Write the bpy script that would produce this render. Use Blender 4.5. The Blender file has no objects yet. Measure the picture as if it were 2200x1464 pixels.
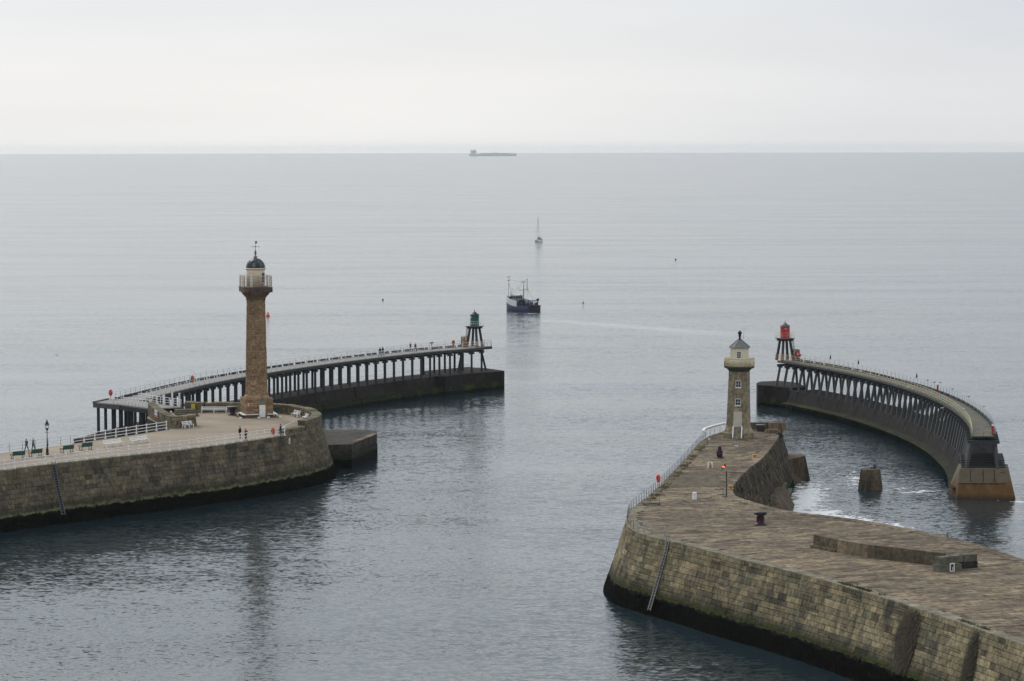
import bpy, math, random
from mathutils import Vector, Matrix
random.seed(7)
SC = bpy.context.scene
COL = SC.collection
R = math.radians

# ------------------------------------------------------------------ camera
EYE = 48.5
cam = bpy.data.objects.new('camera', bpy.data.cameras.new('camera'))
COL.objects.link(cam)
cam.location = (0, 0, EYE)
cam.rotation_mode = 'QUATERNION'
_p, _roll = R(4.0651), 0.00182
cam.rotation_quaternion = (Matrix.Rotation(R(90) - _p, 3, 'X') @ Matrix.Rotation(-_roll, 3, 'Z')).to_quaternion()
cam.data.sensor_width = 36
cam.data.lens = 98.18
cam.data.clip_start = 1
cam.data.clip_end = 120000
SC.camera = cam

# ------------------------------------------------------------------ world, sun, exposure
SUN_EL, SUN_AZ = R(36), R(-30)            # azimuth measured from +Y towards +X
w = bpy.data.worlds.new('World')
SC.world = w
w.use_nodes = True
nt = w.node_tree
nt.nodes.clear()
out = nt.nodes.new('ShaderNodeOutputWorld')
bg = nt.nodes.new('ShaderNodeBackground')
bg.inputs['Strength'].default_value = 0.1
sky = nt.nodes.new('ShaderNodeTexSky')
sky.sky_type = 'NISHITA'
sky.sun_disc = False
sky.sun_elevation = SUN_EL
sky.sun_rotation = SUN_AZ
sky.dust_density = 4
tc = nt.nodes.new('ShaderNodeTexCoord')
sx = nt.nodes.new('ShaderNodeSeparateXYZ')
nt.links.new(tc.outputs['Generated'], sx.inputs[0])
rp = nt.nodes.new('ShaderNodeValToRGB')
nt.links.new(sx.outputs['Z'], rp.inputs[0])
e = rp.color_ramp.elements
SKY = [(0.0, (.83, .828, .815)), (0.022, (.83, .828, .82)), (0.055, (.725, .75, .78)), (0.16, (.675, .745, .81)), (0.5, (.65, .695, .745)), (1.0, (.65, .695, .745))]
while len(e) < len(SKY):
    e.new(0.5)
for el, (p, c) in zip(e, SKY):
    el.position = p
    el.color = (*c, 1)
sc10 = nt.nodes.new('ShaderNodeVectorMath')
sc10.operation = 'SCALE'
sc10.inputs['Scale'].default_value = 10.0
# thin cloud is brighter towards the veiled sun; brightness added behind the camera lights facing surfaces
dt = nt.nodes.new('ShaderNodeVectorMath')
dt.operation = 'DOT_PRODUCT'
dt.inputs[1].default_value = (math.sin(SUN_AZ) * math.cos(SUN_EL), math.cos(SUN_AZ) * math.cos(SUN_EL), math.sin(SUN_EL))
nt.links.new(tc.outputs['Generated'], dt.inputs[0])
gl = nt.nodes.new('ShaderNodeValToRGB')
nt.links.new(dt.outputs['Value'], gl.inputs[0])
ge = gl.color_ramp.elements
GLOW = [(0.0, (1.0, 1.0, 1.0)), (.45, (.88, .895, .92)), (.645, (.875, .892, .925)), (.725, (1.01, 1.01, 1.01)), (.78, (1.01, 1.015, 1.02)), (.86, (1.20, 1.20, 1.19)), (1.0, (1.45, 1.44, 1.42))]
while len(ge) < len(GLOW):
    ge.new(.5)
for el, (p, c) in zip(ge, GLOW):
    el.position = p
    el.color = (*c, 1)
cm = nt.nodes.new('ShaderNodeMapping')
cm.inputs['Scale'].default_value = (3.0, 3.0, 26.0)
nt.links.new(tc.outputs['Generated'], cm.inputs['Vector'])
cn = nt.nodes.new('ShaderNodeTexNoise')
cn.inputs['Scale'].default_value = 1.6
cn.inputs['Detail'].default_value = 4
nt.links.new(cm.outputs[0], cn.inputs['Vector'])
cr_ = nt.nodes.new('ShaderNodeMapRange')
cr_.inputs['From Min'].default_value = .3
cr_.inputs['From Max'].default_value = .7
cr_.inputs['To Min'].default_value = .965
cr_.inputs['To Max'].default_value = 1.03
nt.links.new(cn.outputs['Fac'], cr_.inputs['Value'])
cs_ = nt.nodes.new('ShaderNodeVectorMath')
cs_.operation = 'SCALE'
nt.links.new(gl.outputs['Color'], cs_.inputs[0])
nt.links.new(cr_.outputs[0], cs_.inputs['Scale'])
sm = nt.nodes.new('ShaderNodeVectorMath')
sm.operation = 'MULTIPLY'
nt.links.new(rp.outputs['Color'], sm.inputs[0])
nt.links.new(cs_.outputs[0], sm.inputs[1])
nt.links.new(sm.outputs[0], sc10.inputs[0])
mx = nt.nodes.new('ShaderNodeMix')
mx.data_type = 'RGBA'
mx.inputs['Factor'].default_value = 0.94
nt.links.new(sky.outputs['Color'], mx.inputs['A'])
nt.links.new(sc10.outputs[0], mx.inputs['B'])
nt.links.new(mx.outputs['Result'], bg.inputs['Color'])
nt.links.new(bg.outputs[0], out.inputs['Surface'])

sun = bpy.data.objects.new('sun', bpy.data.lights.new('sun', 'SUN'))
COL.objects.link(sun)
sun.data.energy = 1.2
sun.data.angle = R(20)
sun.data.color = (1, .985, .965)
sun.rotation_euler = (R(90) - SUN_EL, 0, -SUN_AZ + math.pi)
sun.rotation_euler = Vector((-math.sin(SUN_AZ) * math.cos(SUN_EL), -math.cos(SUN_AZ) * math.cos(SUN_EL), -math.sin(SUN_EL))).to_track_quat('-Z', 'Y').to_euler()
vs = SC.view_settings
vs.view_transform = 'Standard'
vs.look = 'None'
vs.exposure = 0.12
vs.gamma = 1
vs.use_curve_mapping = False
SC.render.engine = 'CYCLES'
SC.cycles.use_denoising = True
SC.cycles.max_bounces = 6
SC.cycles.diffuse_bounces = 2
SC.cycles.glossy_bounces = 3
SC.cycles.volume_bounces = 1
SC.cycles.sample_clamp_indirect = 4

# ------------------------------------------------------------------ helpers: objects
def thing(name, label, cat, loc=(0, 0, 0), rotz=0.0, group=None):
    o = bpy.data.objects.new(name, None)
    COL.objects.link(o)
    o.location = loc
    o.rotation_euler = (0, 0, rotz)
    o.empty_display_size = .3
    o['label'] = label
    o['category'] = cat
    if group:
        o['group'] = group
    return o

def tag(o, label, cat, group=None):
    o['label'] = label
    o['category'] = cat
    if group:
        o['group'] = group
    return o

def dup(root, loc, rotz, label=None, group=None):
    r = root.copy()
    COL.objects.link(r)
    r.location = loc
    r.rotation_euler = (0, 0, rotz)
    if label:
        r['label'] = label
    if group:
        r['group'] = group
    for ch in list(root.children):
        c = ch.copy()
        COL.objects.link(c)
        c.parent = r
        for g in ch.children:
            d = g.copy()
            COL.objects.link(d)
            d.parent = c
    return r

class MB:
    """collects shapes of one mesh"""
    def __init__(s):
        s.v, s.f, s.t, s.sm = [], [], [], []
    def add(s, vs_, fs, tint=0.5, smooth=False):
        b = len(s.v)
        s.v += [tuple(q) for q in vs_]
        for f in fs:
            s.f.append(tuple(i + b for i in f))
            s.t.append(tint)
            s.sm.append(smooth)
        return s
    def box(s, c, size, rot=None, tint=.5, taper=1.0):
        hx, hy, hz = size[0] / 2, size[1] / 2, size[2] / 2
        vs_ = []
        for z, k in ((-hz, 1.0), (hz, taper)):
            for x, y in ((-hx, -hy), (hx, -hy), (hx, hy), (-hx, hy)):
                vs_.append(Vector((x * k, y * k, z)))
        if rot is not None:
            m = Matrix.Rotation(rot, 3, 'Z') if not isinstance(rot, Matrix) else rot
            vs_ = [m @ q for q in vs_]
        vs_ = [q + Vector(c) for q in vs_]
        return s.add(vs_, [(3, 2, 1, 0), (4, 5, 6, 7), (0, 1, 5, 4), (1, 2, 6, 5), (2, 3, 7, 6), (3, 0, 4, 7)], tint)
    def prism(s, poly, z0, z1, tint=.5, top=True, bot=True):
        n = len(poly)
        vs_ = [(x, y, z0) for x, y in poly] + [(x, y, z1) for x, y in poly]
        fs = [(i, (i + 1) % n, n + (i + 1) % n, n + i) for i in range(n)]
        if top:
            fs.append(tuple(range(n, 2 * n)))
        if bot:
            fs.append(tuple(range(n - 1, -1, -1)))
        return s.add(vs_, fs, tint)
    def beam(s, a, b, wx, wy, tint=.5, k=1.0):
        """square bar from a to b"""
        a, b = Vector(a), Vector(b)
        d = (b - a).normalized()
        up = Vector((0, 0, 1)) if abs(d.z) < .95 else Vector((0, 1, 0))
        x = d.cross(up).normalized()
        y = x.cross(d).normalized()
        vs_ = []
        for p, q in ((a, 1), (b, k)):
            for i, j in ((-1, -1), (1, -1), (1, 1), (-1, 1)):
                vs_.append(p + x * (i * wx / 2 * q) + y * (j * wy / 2 * q))
        return s.add(vs_, [(3, 2, 1, 0), (4, 5, 6, 7), (0, 1, 5, 4), (1, 2, 6, 5), (2, 3, 7, 6), (3, 0, 4, 7)], tint)
    def tube(s, pts, r, n=6, tint=.5, r2=None, closed=False):
        pts = [Vector(p) for p in pts]
        m = len(pts)
        vs_ = []
        for i, p in enumerate(pts):
            if closed:
                d = pts[(i + 1) % m] - pts[i - 1]
            else:
                d = pts[min(i + 1, m - 1)] - pts[max(i - 1, 0)]
            d.normalize()
            up = Vector((0, 0, 1)) if abs(d.z) < .9 else Vector((0, 1, 0))
            x = d.cross(up).normalized()
            y = x.cross(d).normalized()
            rr = r if r2 is None else r + (r2 - r) * i / max(m - 1, 1)
            for k in range(n):
                a = 2 * math.pi * k / n
                vs_.append(p + (x * math.cos(a) + y * math.sin(a)) * rr)
        fs = []
        for i in range(m if closed else m - 1):
            j = (i + 1) % m
            for k in range(n):
                l = (k + 1) % n
                fs.append((i * n + k, i * n + l, j * n + l, j * n + k))
        if not closed:
            fs.append(tuple(range(n - 1, -1, -1)))
            fs.append(tuple(range((m - 1) * n, m * n)))
        return s.add(vs_, fs, tint, True)
    def lathe(s, prof, n=16, c=(0, 0, 0), tint=.5, smooth=True, rot=0.0, flat=False):
        """prof: list of (radius, z)"""
        vs_ = []
        for r, z in prof:
            for k in range(n):
                a = 2 * math.pi * (k + (.5 if flat else 0)) / n + rot
                vs_.append((c[0] + r * math.cos(a), c[1] + r * math.sin(a), c[2] + z))
        m = len(prof)
        fs = []
        for i in range(m - 1):
            for k in range(n):
                l = (k + 1) % n
                fs.append((i * n + k, i * n + l, (i + 1) * n + l, (i + 1) * n + k))
        fs.append(tuple(range(n - 1, -1, -1)))
        fs.append(tuple(range((m - 1) * n, m * n)))
        return s.add(vs_, fs, tint, smooth)
    def ball(s, c, r, n=10, sc=(1, 1, 1), tint=.5, rot=None):
        vs_, fs = [], []
        m = max(4, n // 2 + 1)
        for i in range(m + 1):
            t = math.pi * i / m
            for k in range(n):
                a = 2 * math.pi * k / n
                q = Vector((math.sin(t) * math.cos(a) * r * sc[0], math.sin(t) * math.sin(a) * r * sc[1], math.cos(t) * r * sc[2]))
                if rot is not None:
                    q = rot @ q
                vs_.append(q + Vector(c))
        for i in range(m):
            for k in range(n):
                l = (k + 1) % n
                fs.append((i * n + k, (i + 1) * n + k, (i + 1) * n + l, i * n + l))
        return s.add(vs_, fs, tint, True)
    def mesh(s, name, mat, off=(0, 0, 0)):
        me = bpy.data.meshes.new(name)
        me.from_pydata([(x - off[0], y - off[1], z - off[2]) for x, y, z in s.v], [], s.f)
        a = me.attributes.new('tint', 'FLOAT', 'FACE')
        a.data.foreach_set('value', s.t)
        me.polygons.foreach_set('use_smooth', s.sm)
        if mat is not None:
            me.materials.append(mat)
        me.update()
        return me

def part(name, mb, mat, parent=None, world=False):
    off = (0, 0, 0)
    if world and parent is not None:
        p = parent
        off = Vector((0, 0, 0))
        while p is not None:
            off = off + p.location
            p = p.parent
    o = bpy.data.objects.new(name, mb.mesh(name, mat, off))
    COL.objects.link(o)
    if parent is not None:
        o.parent = parent
    return o

def stuff(o):
    o['kind'] = 'stuff'
    return o

# ------------------------------------------------------------------ helpers: materials
class NT:
    def __init__(s, name):
        s.m = bpy.data.materials.new(name)
        s.m.use_nodes = True
        s.t = s.m.node_tree
        s.t.nodes.clear()
        s.out = s.n('ShaderNodeOutputMaterial')
    def n(s, typ, ins=None, **kw):
        nd = s.t.nodes.new(typ)
        for k, v in kw.items():
            setattr(nd, k, v)
        for k, v in (ins or {}).items():
            if isinstance(v, bpy.types.NodeSocket):
                s.t.links.new(v, nd.inputs[k])
            else:
                nd.inputs[k].default_value = v
        return nd
    def math(s, op, a, b=0.0, c=None, clamp=False):
        d = {0: a, 1: b}
        if c is not None:
            d[2] = c
        return s.n('ShaderNodeMath', d, operation=op, use_clamp=clamp).outputs[0]
    def vmath(s, op, a, b=None):
        d = {0: a}
        if b is not None:
            d[1] = b
        nd = s.n('ShaderNodeVectorMath', d, operation=op)
        return nd.outputs['Value'] if op in ('DOT_PRODUCT', 'LENGTH') else nd.outputs[0]
    def noise(s, vec, scale, detail=3, rough=.55, col=False):
        nd = s.n('ShaderNodeTexNoise', {'Vector': vec, 'Scale': scale, 'Detail': detail, 'Roughness': rough})
        return nd.outputs['Color' if col else 'Fac']
    def ramp(s, fac, stops, interp='LINEAR'):
        nd = s.n('ShaderNodeValToRGB', {0: fac})
        nd.color_ramp.interpolation = interp
        e = nd.color_ramp.elements
        while len(e) < len(stops):
            e.new(.5)
        for el, (p, c) in zip(e, stops):
            el.position = p
            el.color = (*c, 1) if len(c) == 3 else c
        return nd.outputs[0]
    def mix(s, f, a, b, blend='MIX'):
        nd = s.n('ShaderNodeMix', None, data_type='RGBA', blend_type=blend)
        for k, v in (('Factor', f), ('A', a), ('B', b)):
            sock = [i for i in nd.inputs if i.name == k and (k == 'Factor' and i.type == 'VALUE' or k != 'Factor' and i.type == 'RGBA')][0]
            if isinstance(v, bpy.types.NodeSocket):
                s.t.links.new(v, sock)
            else:
                sock.default_value = v if k == 'Factor' else ((*v, 1) if len(v) == 3 else v)
        return [o for o in nd.outputs if o.type == 'RGBA'][0]
    def maprange(s, v, a, b, c=0.0, d=1.0):
        return s.n('ShaderNodeMapRange', {0: v, 1: a, 2: b, 3: c, 4: d}).outputs[0]
    def scalev(s, vec, k):
        return s.vmath('MULTIPLY', vec, k)
    def bsdf(s, col, rough=.8, bump=None, metal=0.0, spec=.4, dist=.02, strength=.5, **extra):
        d = {'Base Color': col if isinstance(col, bpy.types.NodeSocket) else (*col, 1), 'Roughness': rough, 'Metallic': metal, 'Specular IOR Level': spec}
        d.update(extra)
        if bump is not None:
            d['Normal'] = s.n('ShaderNodeBump', {'Height': bump, 'Strength': strength, 'Distance': dist}).outputs[0]
        b = s.n('ShaderNodeBsdfPrincipled', d)
        s.t.links.new(b.outputs[0], s.out.inputs['Surface'])
        return s.m

def grey(c):
    return (c, c, c)

def paint(name, col, rough=.55, var=.25, rust=0.0, scale=3.0, metal=0.0, rustcol=(.22, .09, .035)):
    t = NT(name)
    g = t.n('ShaderNodeNewGeometry').outputs['Position']
    n1 = t.noise(g, scale, 5)
    c = t.mix(t.maprange(n1, .3, .7), tuple(k * (1 - var) for k in col), tuple(min(1, k * (1 + var * .6)) for k in col))
    if rust > 0:
        n2 = t.noise(t.scalev(g, (1, 1, .4)), scale * 1.7, 6, .65)
        c = t.mix(t.maprange(n2, .62 - rust * .3, .74 - rust * .25), c, rustcol)
    return t.bsdf(c, rough, bump=n1, metal=metal, dist=.01, strength=.3)

def stone(name, ramp, tidal=True, streak=.55, dist=.05, mscale=1.0, weed_top=1.75, moss=(.16, .20, .04), lichen=None, patch=False, algae=0.0):
    """weathered masonry: per-stone tint, mottling, run-off streaks, tidal weed"""
    t = NT(name)
    g = t.n('ShaderNodeNewGeometry').outputs['Position']
    a = t.n('ShaderNodeAttribute', None, attribute_name='tint').outputs['Fac']
    k = len(ramp)
    base = t.ramp(a, [(i / (k - 1), c) for i, c in enumerate(ramp)])
    fine = t.noise(g, 2.3 * mscale, 6, .65)
    mid = t.noise(g, .55 * mscale, 4, .6)
    base = t.mix(1.0, base, t.ramp(fine, [(.28, grey(.45)), (.5, grey(.98)), (.72, grey(1.5))]), 'MULTIPLY')
    base = t.mix(1.0, base, t.ramp(mid, [(.3, grey(.72)), (.55, grey(1.0)), (.75, grey(1.18))]), 'MULTIPLY')
    st = t.noise(t.scalev(g, (.9, .9, .10)), .8 * mscale, 5, .6)
    base = t.mix(t.math('MULTIPLY', t.maprange(st, .50, .63), streak), base, (.030, .030, .032))
    if lichen:
        ln = t.noise(g, 5.5, 3, .6)
        base = t.mix(t.maprange(ln, .66, .74, 0, .7), base, lichen)
    if patch:
        base = t.mix(1.0, base, t.ramp(t.noise(g, .075, 5, .6), [(.32, (.70, .69, .70)), (.48, (.96, .95, .95)), (.64, (1.25, 1.23, 1.17))]), 'MULTIPLY')
    bl = t.noise(t.scalev(g, (.55, .55, .22)), .5 * mscale, 4, .55)
    base = t.mix(t.math('MULTIPLY', t.maprange(bl, .52, .64), streak), base, t.mix(.5, base, (.012, .012, .013)))
    if tidal:
        z = t.n('ShaderNodeSeparateXYZ', {0: g}).outputs['Z']
        zz = t.math('ADD', z, t.math('MULTIPLY', t.math('SUBTRACT', t.noise(t.scalev(g, (1, 1, .5)), 1.1, 5, .7), .5), 1.3))
        base = t.mix(t.maprange(zz, weed_top + 1.5, weed_top + .35, 0, .85), base, (.022, .024, .017))
        if algae:
            an = t.noise(g, .35, 6, .65)
            base = t.mix(t.math('MULTIPLY', t.math('MULTIPLY', t.maprange(an, .48, .62), t.maprange(z, 1.9, 1.1)), algae), base, t.mix(fine, (.025, .036, .006), (.075, .09, .018)))
        gb = t.math('MULTIPLY', t.math('MULTIPLY', t.maprange(zz, weed_top - .12, weed_top + .05), t.maprange(zz, weed_top + .5, weed_top + .15)), t.maprange(t.noise(t.scalev(g, (1, 1, 2)), .9, 5, .7), .36, .56))
        base = t.mix(gb, base, t.mix(fine, tuple(c * .5 for c in moss), tuple(c * 1.5 for c in moss)))
        base = t.mix(t.maprange(zz, weed_top + .02, weed_top - .15), base, t.mix(fine, (.003, .004, .004), (.009, .010, .008)))
    h = t.math('ADD', fine, t.math('MULTIPLY', mid, 1.5))
    return t.bsdf(base, .85, bump=h, dist=dist, strength=.7, spec=.08)

WPIER = stone('west_pier_masonry', [(.085, .073, .055), (.135, .112, .075), (.175, .14, .088), (.125, .112, .08), (.215, .172, .112), (.11, .10, .082), (.16, .13, .085)], moss=(.17, .17, .085), streak=.4)
EPIER = stone('east_pier_masonry', [(.115, .096, .062), (.235, .195, .115), (.31, .25, .145), (.20, .182, .112), (.40, .32, .185), (.155, .135, .097), (.335, .26, .152)], moss=(.055, .07, .012), weed_top=1.9, lichen=None, streak=.55)
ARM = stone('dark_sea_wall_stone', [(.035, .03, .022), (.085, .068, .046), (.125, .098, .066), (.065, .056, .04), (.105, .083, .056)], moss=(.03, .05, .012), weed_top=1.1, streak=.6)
LANDC = stone('landing_concrete', [(.055, .047, .04), (.085, .072, .06), (.07, .06, .05)], weed_top=1.3, moss=(.03, .04, .012), streak=.6, dist=.1)
JOINT = NT('open_joint').bsdf((.006, .006, .006), .95, spec=0.0)
STUMP = stone('stump_stone', [(.105, .08, .055), (.155, .118, .08)], tidal=False, streak=.5)
FLAG = stone('brown_flagstone', [(.135, .108, .080), (.205, .162, .112), (.255, .20, .135), (.17, .136, .10), (.33, .26, .17), (.19, .155, .118), (.23, .182, .122)], tidal=False, streak=.35, mscale=.8, patch=True)
FLAG2 = stone('pale_coping_stone', [(.20, .18, .13), (.28, .25, .18), (.24, .21, .15), (.31, .28, .20)], tidal=False, streak=.25)
PARA = stone('parapet_stone', [(.115, .10, .068), (.20, .168, .112), (.235, .20, .125), (.165, .14, .095), (.26, .215, .145)], tidal=False, streak=.3)
WTOWER = stone('brown_tower_stone', [(.25, .168, .10), (.33, .22, .13), (.37, .25, .148), (.29, .195, .115), (.35, .235, .14), (.41, .28, .168), (.27, .182, .11)], tidal=False, streak=.16, mscale=1.4)
ETOWER = stone('buff_tower_stone', [(.20, .162, .108), (.315, .255, .17), (.36, .295, .198), (.26, .215, .148), (.41, .335, .23)], tidal=False, streak=.35, mscale=1.2)
MORTAR = stone('dark_joint', [(.05, .045, .035), (.06, .055, .045)], streak=.2)
MORTAR2 = stone('brown_joint', [(.10, .085, .06), (.12, .10, .075)], tidal=False, streak=.2)
CONC = stone('sea_concrete', [(.020, .018, .018), (.036, .030, .027), (.026, .023, .022)], moss=(.022, .035, .012), weed_top=.55, streak=.8, mscale=.5, dist=.12, algae=.95)
CONC2 = stone('rust_stained_concrete', [(.155, .12, .075), (.17, .135, .085), (.15, .12, .08)], moss=(.10, .05, .012), weed_top=.5, streak=.6, mscale=.6)
PALEC = stone('weathered_concrete', [(.13, .105, .072), (.155, .125, .085), (.14, .115, .08)], tidal=False, streak=.35)
BLOCKC = stone('grey_block_concrete', [(.12, .12, .09), (.17, .165, .125), (.05, .045, .04)], tidal=False, streak=.25)

def tarmac():
    t = NT('pale_asphalt')
    g = t.n('ShaderNodeNewGeometry').outputs['Position']
    n1 = t.noise(g, .12, 5, .6)
    n2 = t.noise(g, 2.5, 5, .7)
    c = t.ramp(n1, [(.3, (.27, .215, .16)), (.5, (.335, .268, .20)), (.7, (.42, .335, .245))])
    c = t.mix(1.0, c, t.ramp(n2, [(.3, grey(.85)), (.7, grey(1.1))]), 'MULTIPLY')
    return t.bsdf(c, .9, bump=n2, dist=.01, strength=.3, spec=.2)
TARMAC = tarmac()

def timber(name, a, b, green=0.0):
    t = NT(name)
    g = t.n('ShaderNodeNewGeometry').outputs['Position']
    tn = t.n('ShaderNodeAttribute', None, attribute_name='tint').outputs['Fac']
    n = t.noise(t.scalev(g, (3, 3, .35)), 1.5, 6, .65)
    c = t.mix(t.math('ADD', t.math('MULTIPLY', n, .7), t.math('MULTIPLY', tn, .4)), a, b)
    if green:
        n2 = t.noise(g, .5, 5, .6)
        c = t.mix(t.maprange(n2, .45, .65, 0, green), c, (.15, .15, .06))
    return t.bsdf(c, .75, bump=n, dist=.03, strength=.5, spec=.3)
PILE = timber('tarred_timber', (.022, .027, .034), (.065, .068, .07))
PILE2 = timber('weathered_timber', (.045, .05, .053), (.115, .118, .116))
BOARD = timber('pale_deck_boards', (.20, .188, .168), (.30, .28, .25))
BOARD2 = timber('mossy_deck_boards', (.045, .042, .034), (.115, .105, .085), green=.7)
BOARD3 = timber('dark_deck_boards', (.05, .05, .042), (.10, .095, .08), green=.3)
WHITE = paint('white_paint', (.84, .83, .80), .5, .06, .05, 2.0)
CREAM = paint('cream_paint', (.78, .69, .50), .6, .08, .04)
CREAM2 = paint('rusty_cream_paint', (.74, .62, .42), .6, .15, .25)
IVORY = paint('ivory_paint', (.76, .65, .47), .6, .1, .04)
DOORW = paint('dull_white_door_paint', (.58, .55, .46), .6, .1)
GREEN = paint('green_paint', (.012, .10, .075), .5, .2)
BGREEN = paint('bench_green_paint', (.022, .095, .085), .5, .2)
RED = paint('red_paint', (.50, .035, .045), .5, .15)
ORANGE = paint('lifebuoy_orange', (.85, .09, .03), .5, .1)
LRED = paint('lifebuoy_red', (.62, .05, .03), .5, .15)
YELLOW = paint('yellow_paint', (.75, .58, .02), .5, .1)
OCHRE = paint('worn_yellow_paint', (.55, .30, .05), .5, .2, .3)
PURPLE = paint('plum_paint', (.030, .008, .022), .45, .25)
BLACK = paint('black_paint', (.012, .013, .016), .5, .3)
IRON = paint('grey_iron', (.10, .105, .11), .6, .3, .2)
GALV = paint('galvanised_steel', (.33, .34, .35), .5, .15, .1)
RUST = paint('rusty_iron', (.30, .17, .10), .8, .35, .6, rustcol=(.20, .085, .03))
RUSTW = paint('rust_streaked_white', (.55, .46, .38), .7, .25, .75, 2.0, rustcol=(.33, .16, .07))
LEAD = paint('lead_roof', (.20, .20, .20), .75, .2)
DOME = paint('blue_black_dome', (.022, .028, .036), .35, .4, .35, 2.0, rustcol=(.16, .18, .18))
GLASSD = paint('dark_window_glass', (.02, .025, .035), .15, .2)
MAROON = paint('maroon_post_paint', (.075, .02, .02), .5, .3)
WINE = paint('wine_bollard_paint', (.030, .007, .012), .5, .3)
SLATE = paint('slate_green_plaque', (.17, .20, .17), .6, .1)
REDSIGN = paint('red_sign', (.60, .045, .07), .5, .1)
PRINT = paint('sign_lettering', (.25, .22, .28), .6, .1)
TAN = paint('skin', (.45, .27, .19), .6, .1)

def lamp_mat(name, col, s):
    t = NT(name)
    b = t.n('ShaderNodeEmission', {'Color': (*col, 1), 'Strength': s})
    t.t.links.new(b.outputs[0], t.out.inputs['Surface'])
    return t.m
LIT = lamp_mat('lit_amber_lamp', (1.0, .10, .015), 3.5)

def glass():
    t = NT('clear_glass')
    return t.bsdf((.8, .82, .82), .08, spec=.5, **{'Transmission Weight': .95})
GLASS = glass()

# ------------------------------------------------------------------ sea
def sea_material():
    t = NT('sea_water')
    geo = t.n('ShaderNodeNewGeometry')
    g = geo.outputs['Position']
    big = t.noise(t.scalev(g, (.35, 1, 0)), .010, 4, .6)
    gust = t.noise(t.scalev(g, (.5, 1, 0)), .035, 4, .65)
    amp = t.math('MULTIPLY', t.maprange(big, .3, .7, .5, 1.1), t.maprange(gust, .3, .7, .55, 1.45))
    tilt = None
    for sc_, k, st in ((.12, .05, (.5, 1, 1)), (.45, .08, (.5, 1, 1)), (1.6, .30, (.4, 1, 1)), (3.8, .46, (.5, 1, 1))):
        c = t.noise(t.scalev(g, st), sc_, 2, .5, col=True)
        c = t.scalev(t.vmath('SUBTRACT', c, (.5, .5, .5)), (k, k, 0))
        tilt = c if tilt is None else t.vmath('ADD', tilt, c)
    sw = t.math('ADD', t.math('MULTIPLY', t.noise(t.scalev(g, (.06, 1, 0)), .030, 3, .55), .6), t.math('MULTIPLY', t.noise(t.scalev(g, (.16, 1, 0)), .075, 3, .55), .4))
    swt = t.n('ShaderNodeCombineXYZ', {0: 0.0, 1: t.math('MULTIPLY', t.math('SUBTRACT', sw, .5), .22), 2: 0.0}).outputs[0]
    sc_ = t.n('ShaderNodeVectorMath', {0: tilt, 'Scale': amp}, operation='SCALE').outputs[0]
    nrm = t.vmath('NORMALIZE', t.vmath('ADD', t.vmath('ADD', geo.outputs['Normal'], sc_), swt))
    fn = t.math('ADD', t.math('MULTIPLY', t.noise(t.scalev(g, (.55, .8, 0)), .5, 5, .65), .6), t.math('MULTIPLY', t.noise(t.scalev(g, (.6, .7, 0)), 2.2, 3, .6), .4))
    fo = None
    for (cx, cy, dx, dy, hu, hv, k) in FOAM:
        d = t.vmath('SUBTRACT', g, (cx, cy, 0))
        u = t.math('DIVIDE', t.vmath('DOT_PRODUCT', d, (dx, dy, 0)), hu)
        v = t.math('DIVIDE', t.vmath('DOT_PRODUCT', d, (-dy, dx, 0)), hv)
        r = t.math('SQRT', t.math('ADD', t.math('MULTIPLY', u, u), t.math('MULTIPLY', v, v)))
        m = t.math('MULTIPLY', t.math('SUBTRACT', 1.0, r, clamp=True), k)
        fo = m if fo is None else t.math('MAXIMUM', fo, m)
    fa = t.math('SUBTRACT', .60, t.math('MULTIPLY', fo, .24))
    fm = t.math('MULTIPLY', t.n('ShaderNodeMapRange', {0: fn, 1: fa, 2: t.math('ADD', fa, .05)}).outputs[0], t.maprange(fo, 0.02, .15))
    col = t.mix(0.0, t.mix(gust, (.013, .027, .034), (.019, .035, .043)), (.62, .63, .60))
    b = t.n('ShaderNodeBsdfPrincipled', {'Base Color': col, 'Roughness': .12, 'IOR': 1.333, 'Specular IOR Level': .5, 'Normal': nrm})
    d = t.vmath('SUBTRACT', g, (30, 735, 0))                    # the trawler's spreading wake: faint aerated water
    u = t.math('DIVIDE', t.vmath('DOT_PRODUCT', d, (.62, -.78, 0)), 80)
    v = t.math('DIVIDE', t.vmath('DOT_PRODUCT', d, (.78, .62, 0)), 9)
    wk_ = t.math('SUBTRACT', 1.0, t.math('SQRT', t.math('ADD', t.math('MULTIPLY', u, u), t.math('MULTIPLY', v, v))), clamp=True)
    fm = t.math('MAXIMUM', fm, t.math('MULTIPLY', t.math('MULTIPLY', wk_, .30), t.maprange(gust, .35, .65, .4, 1.0)))
    fb = t.n('ShaderNodeBsdfDiffuse', {'Color': (.90, .90, .875, 1)})
    mxs = t.n('ShaderNodeMixShader', {0: t.math('MULTIPLY', fm, .97), 1: b.outputs[0], 2: fb.outputs[0]})
    t.t.links.new(mxs.outputs[0], t.out.inputs['Surface'])
    return t.m
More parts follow.
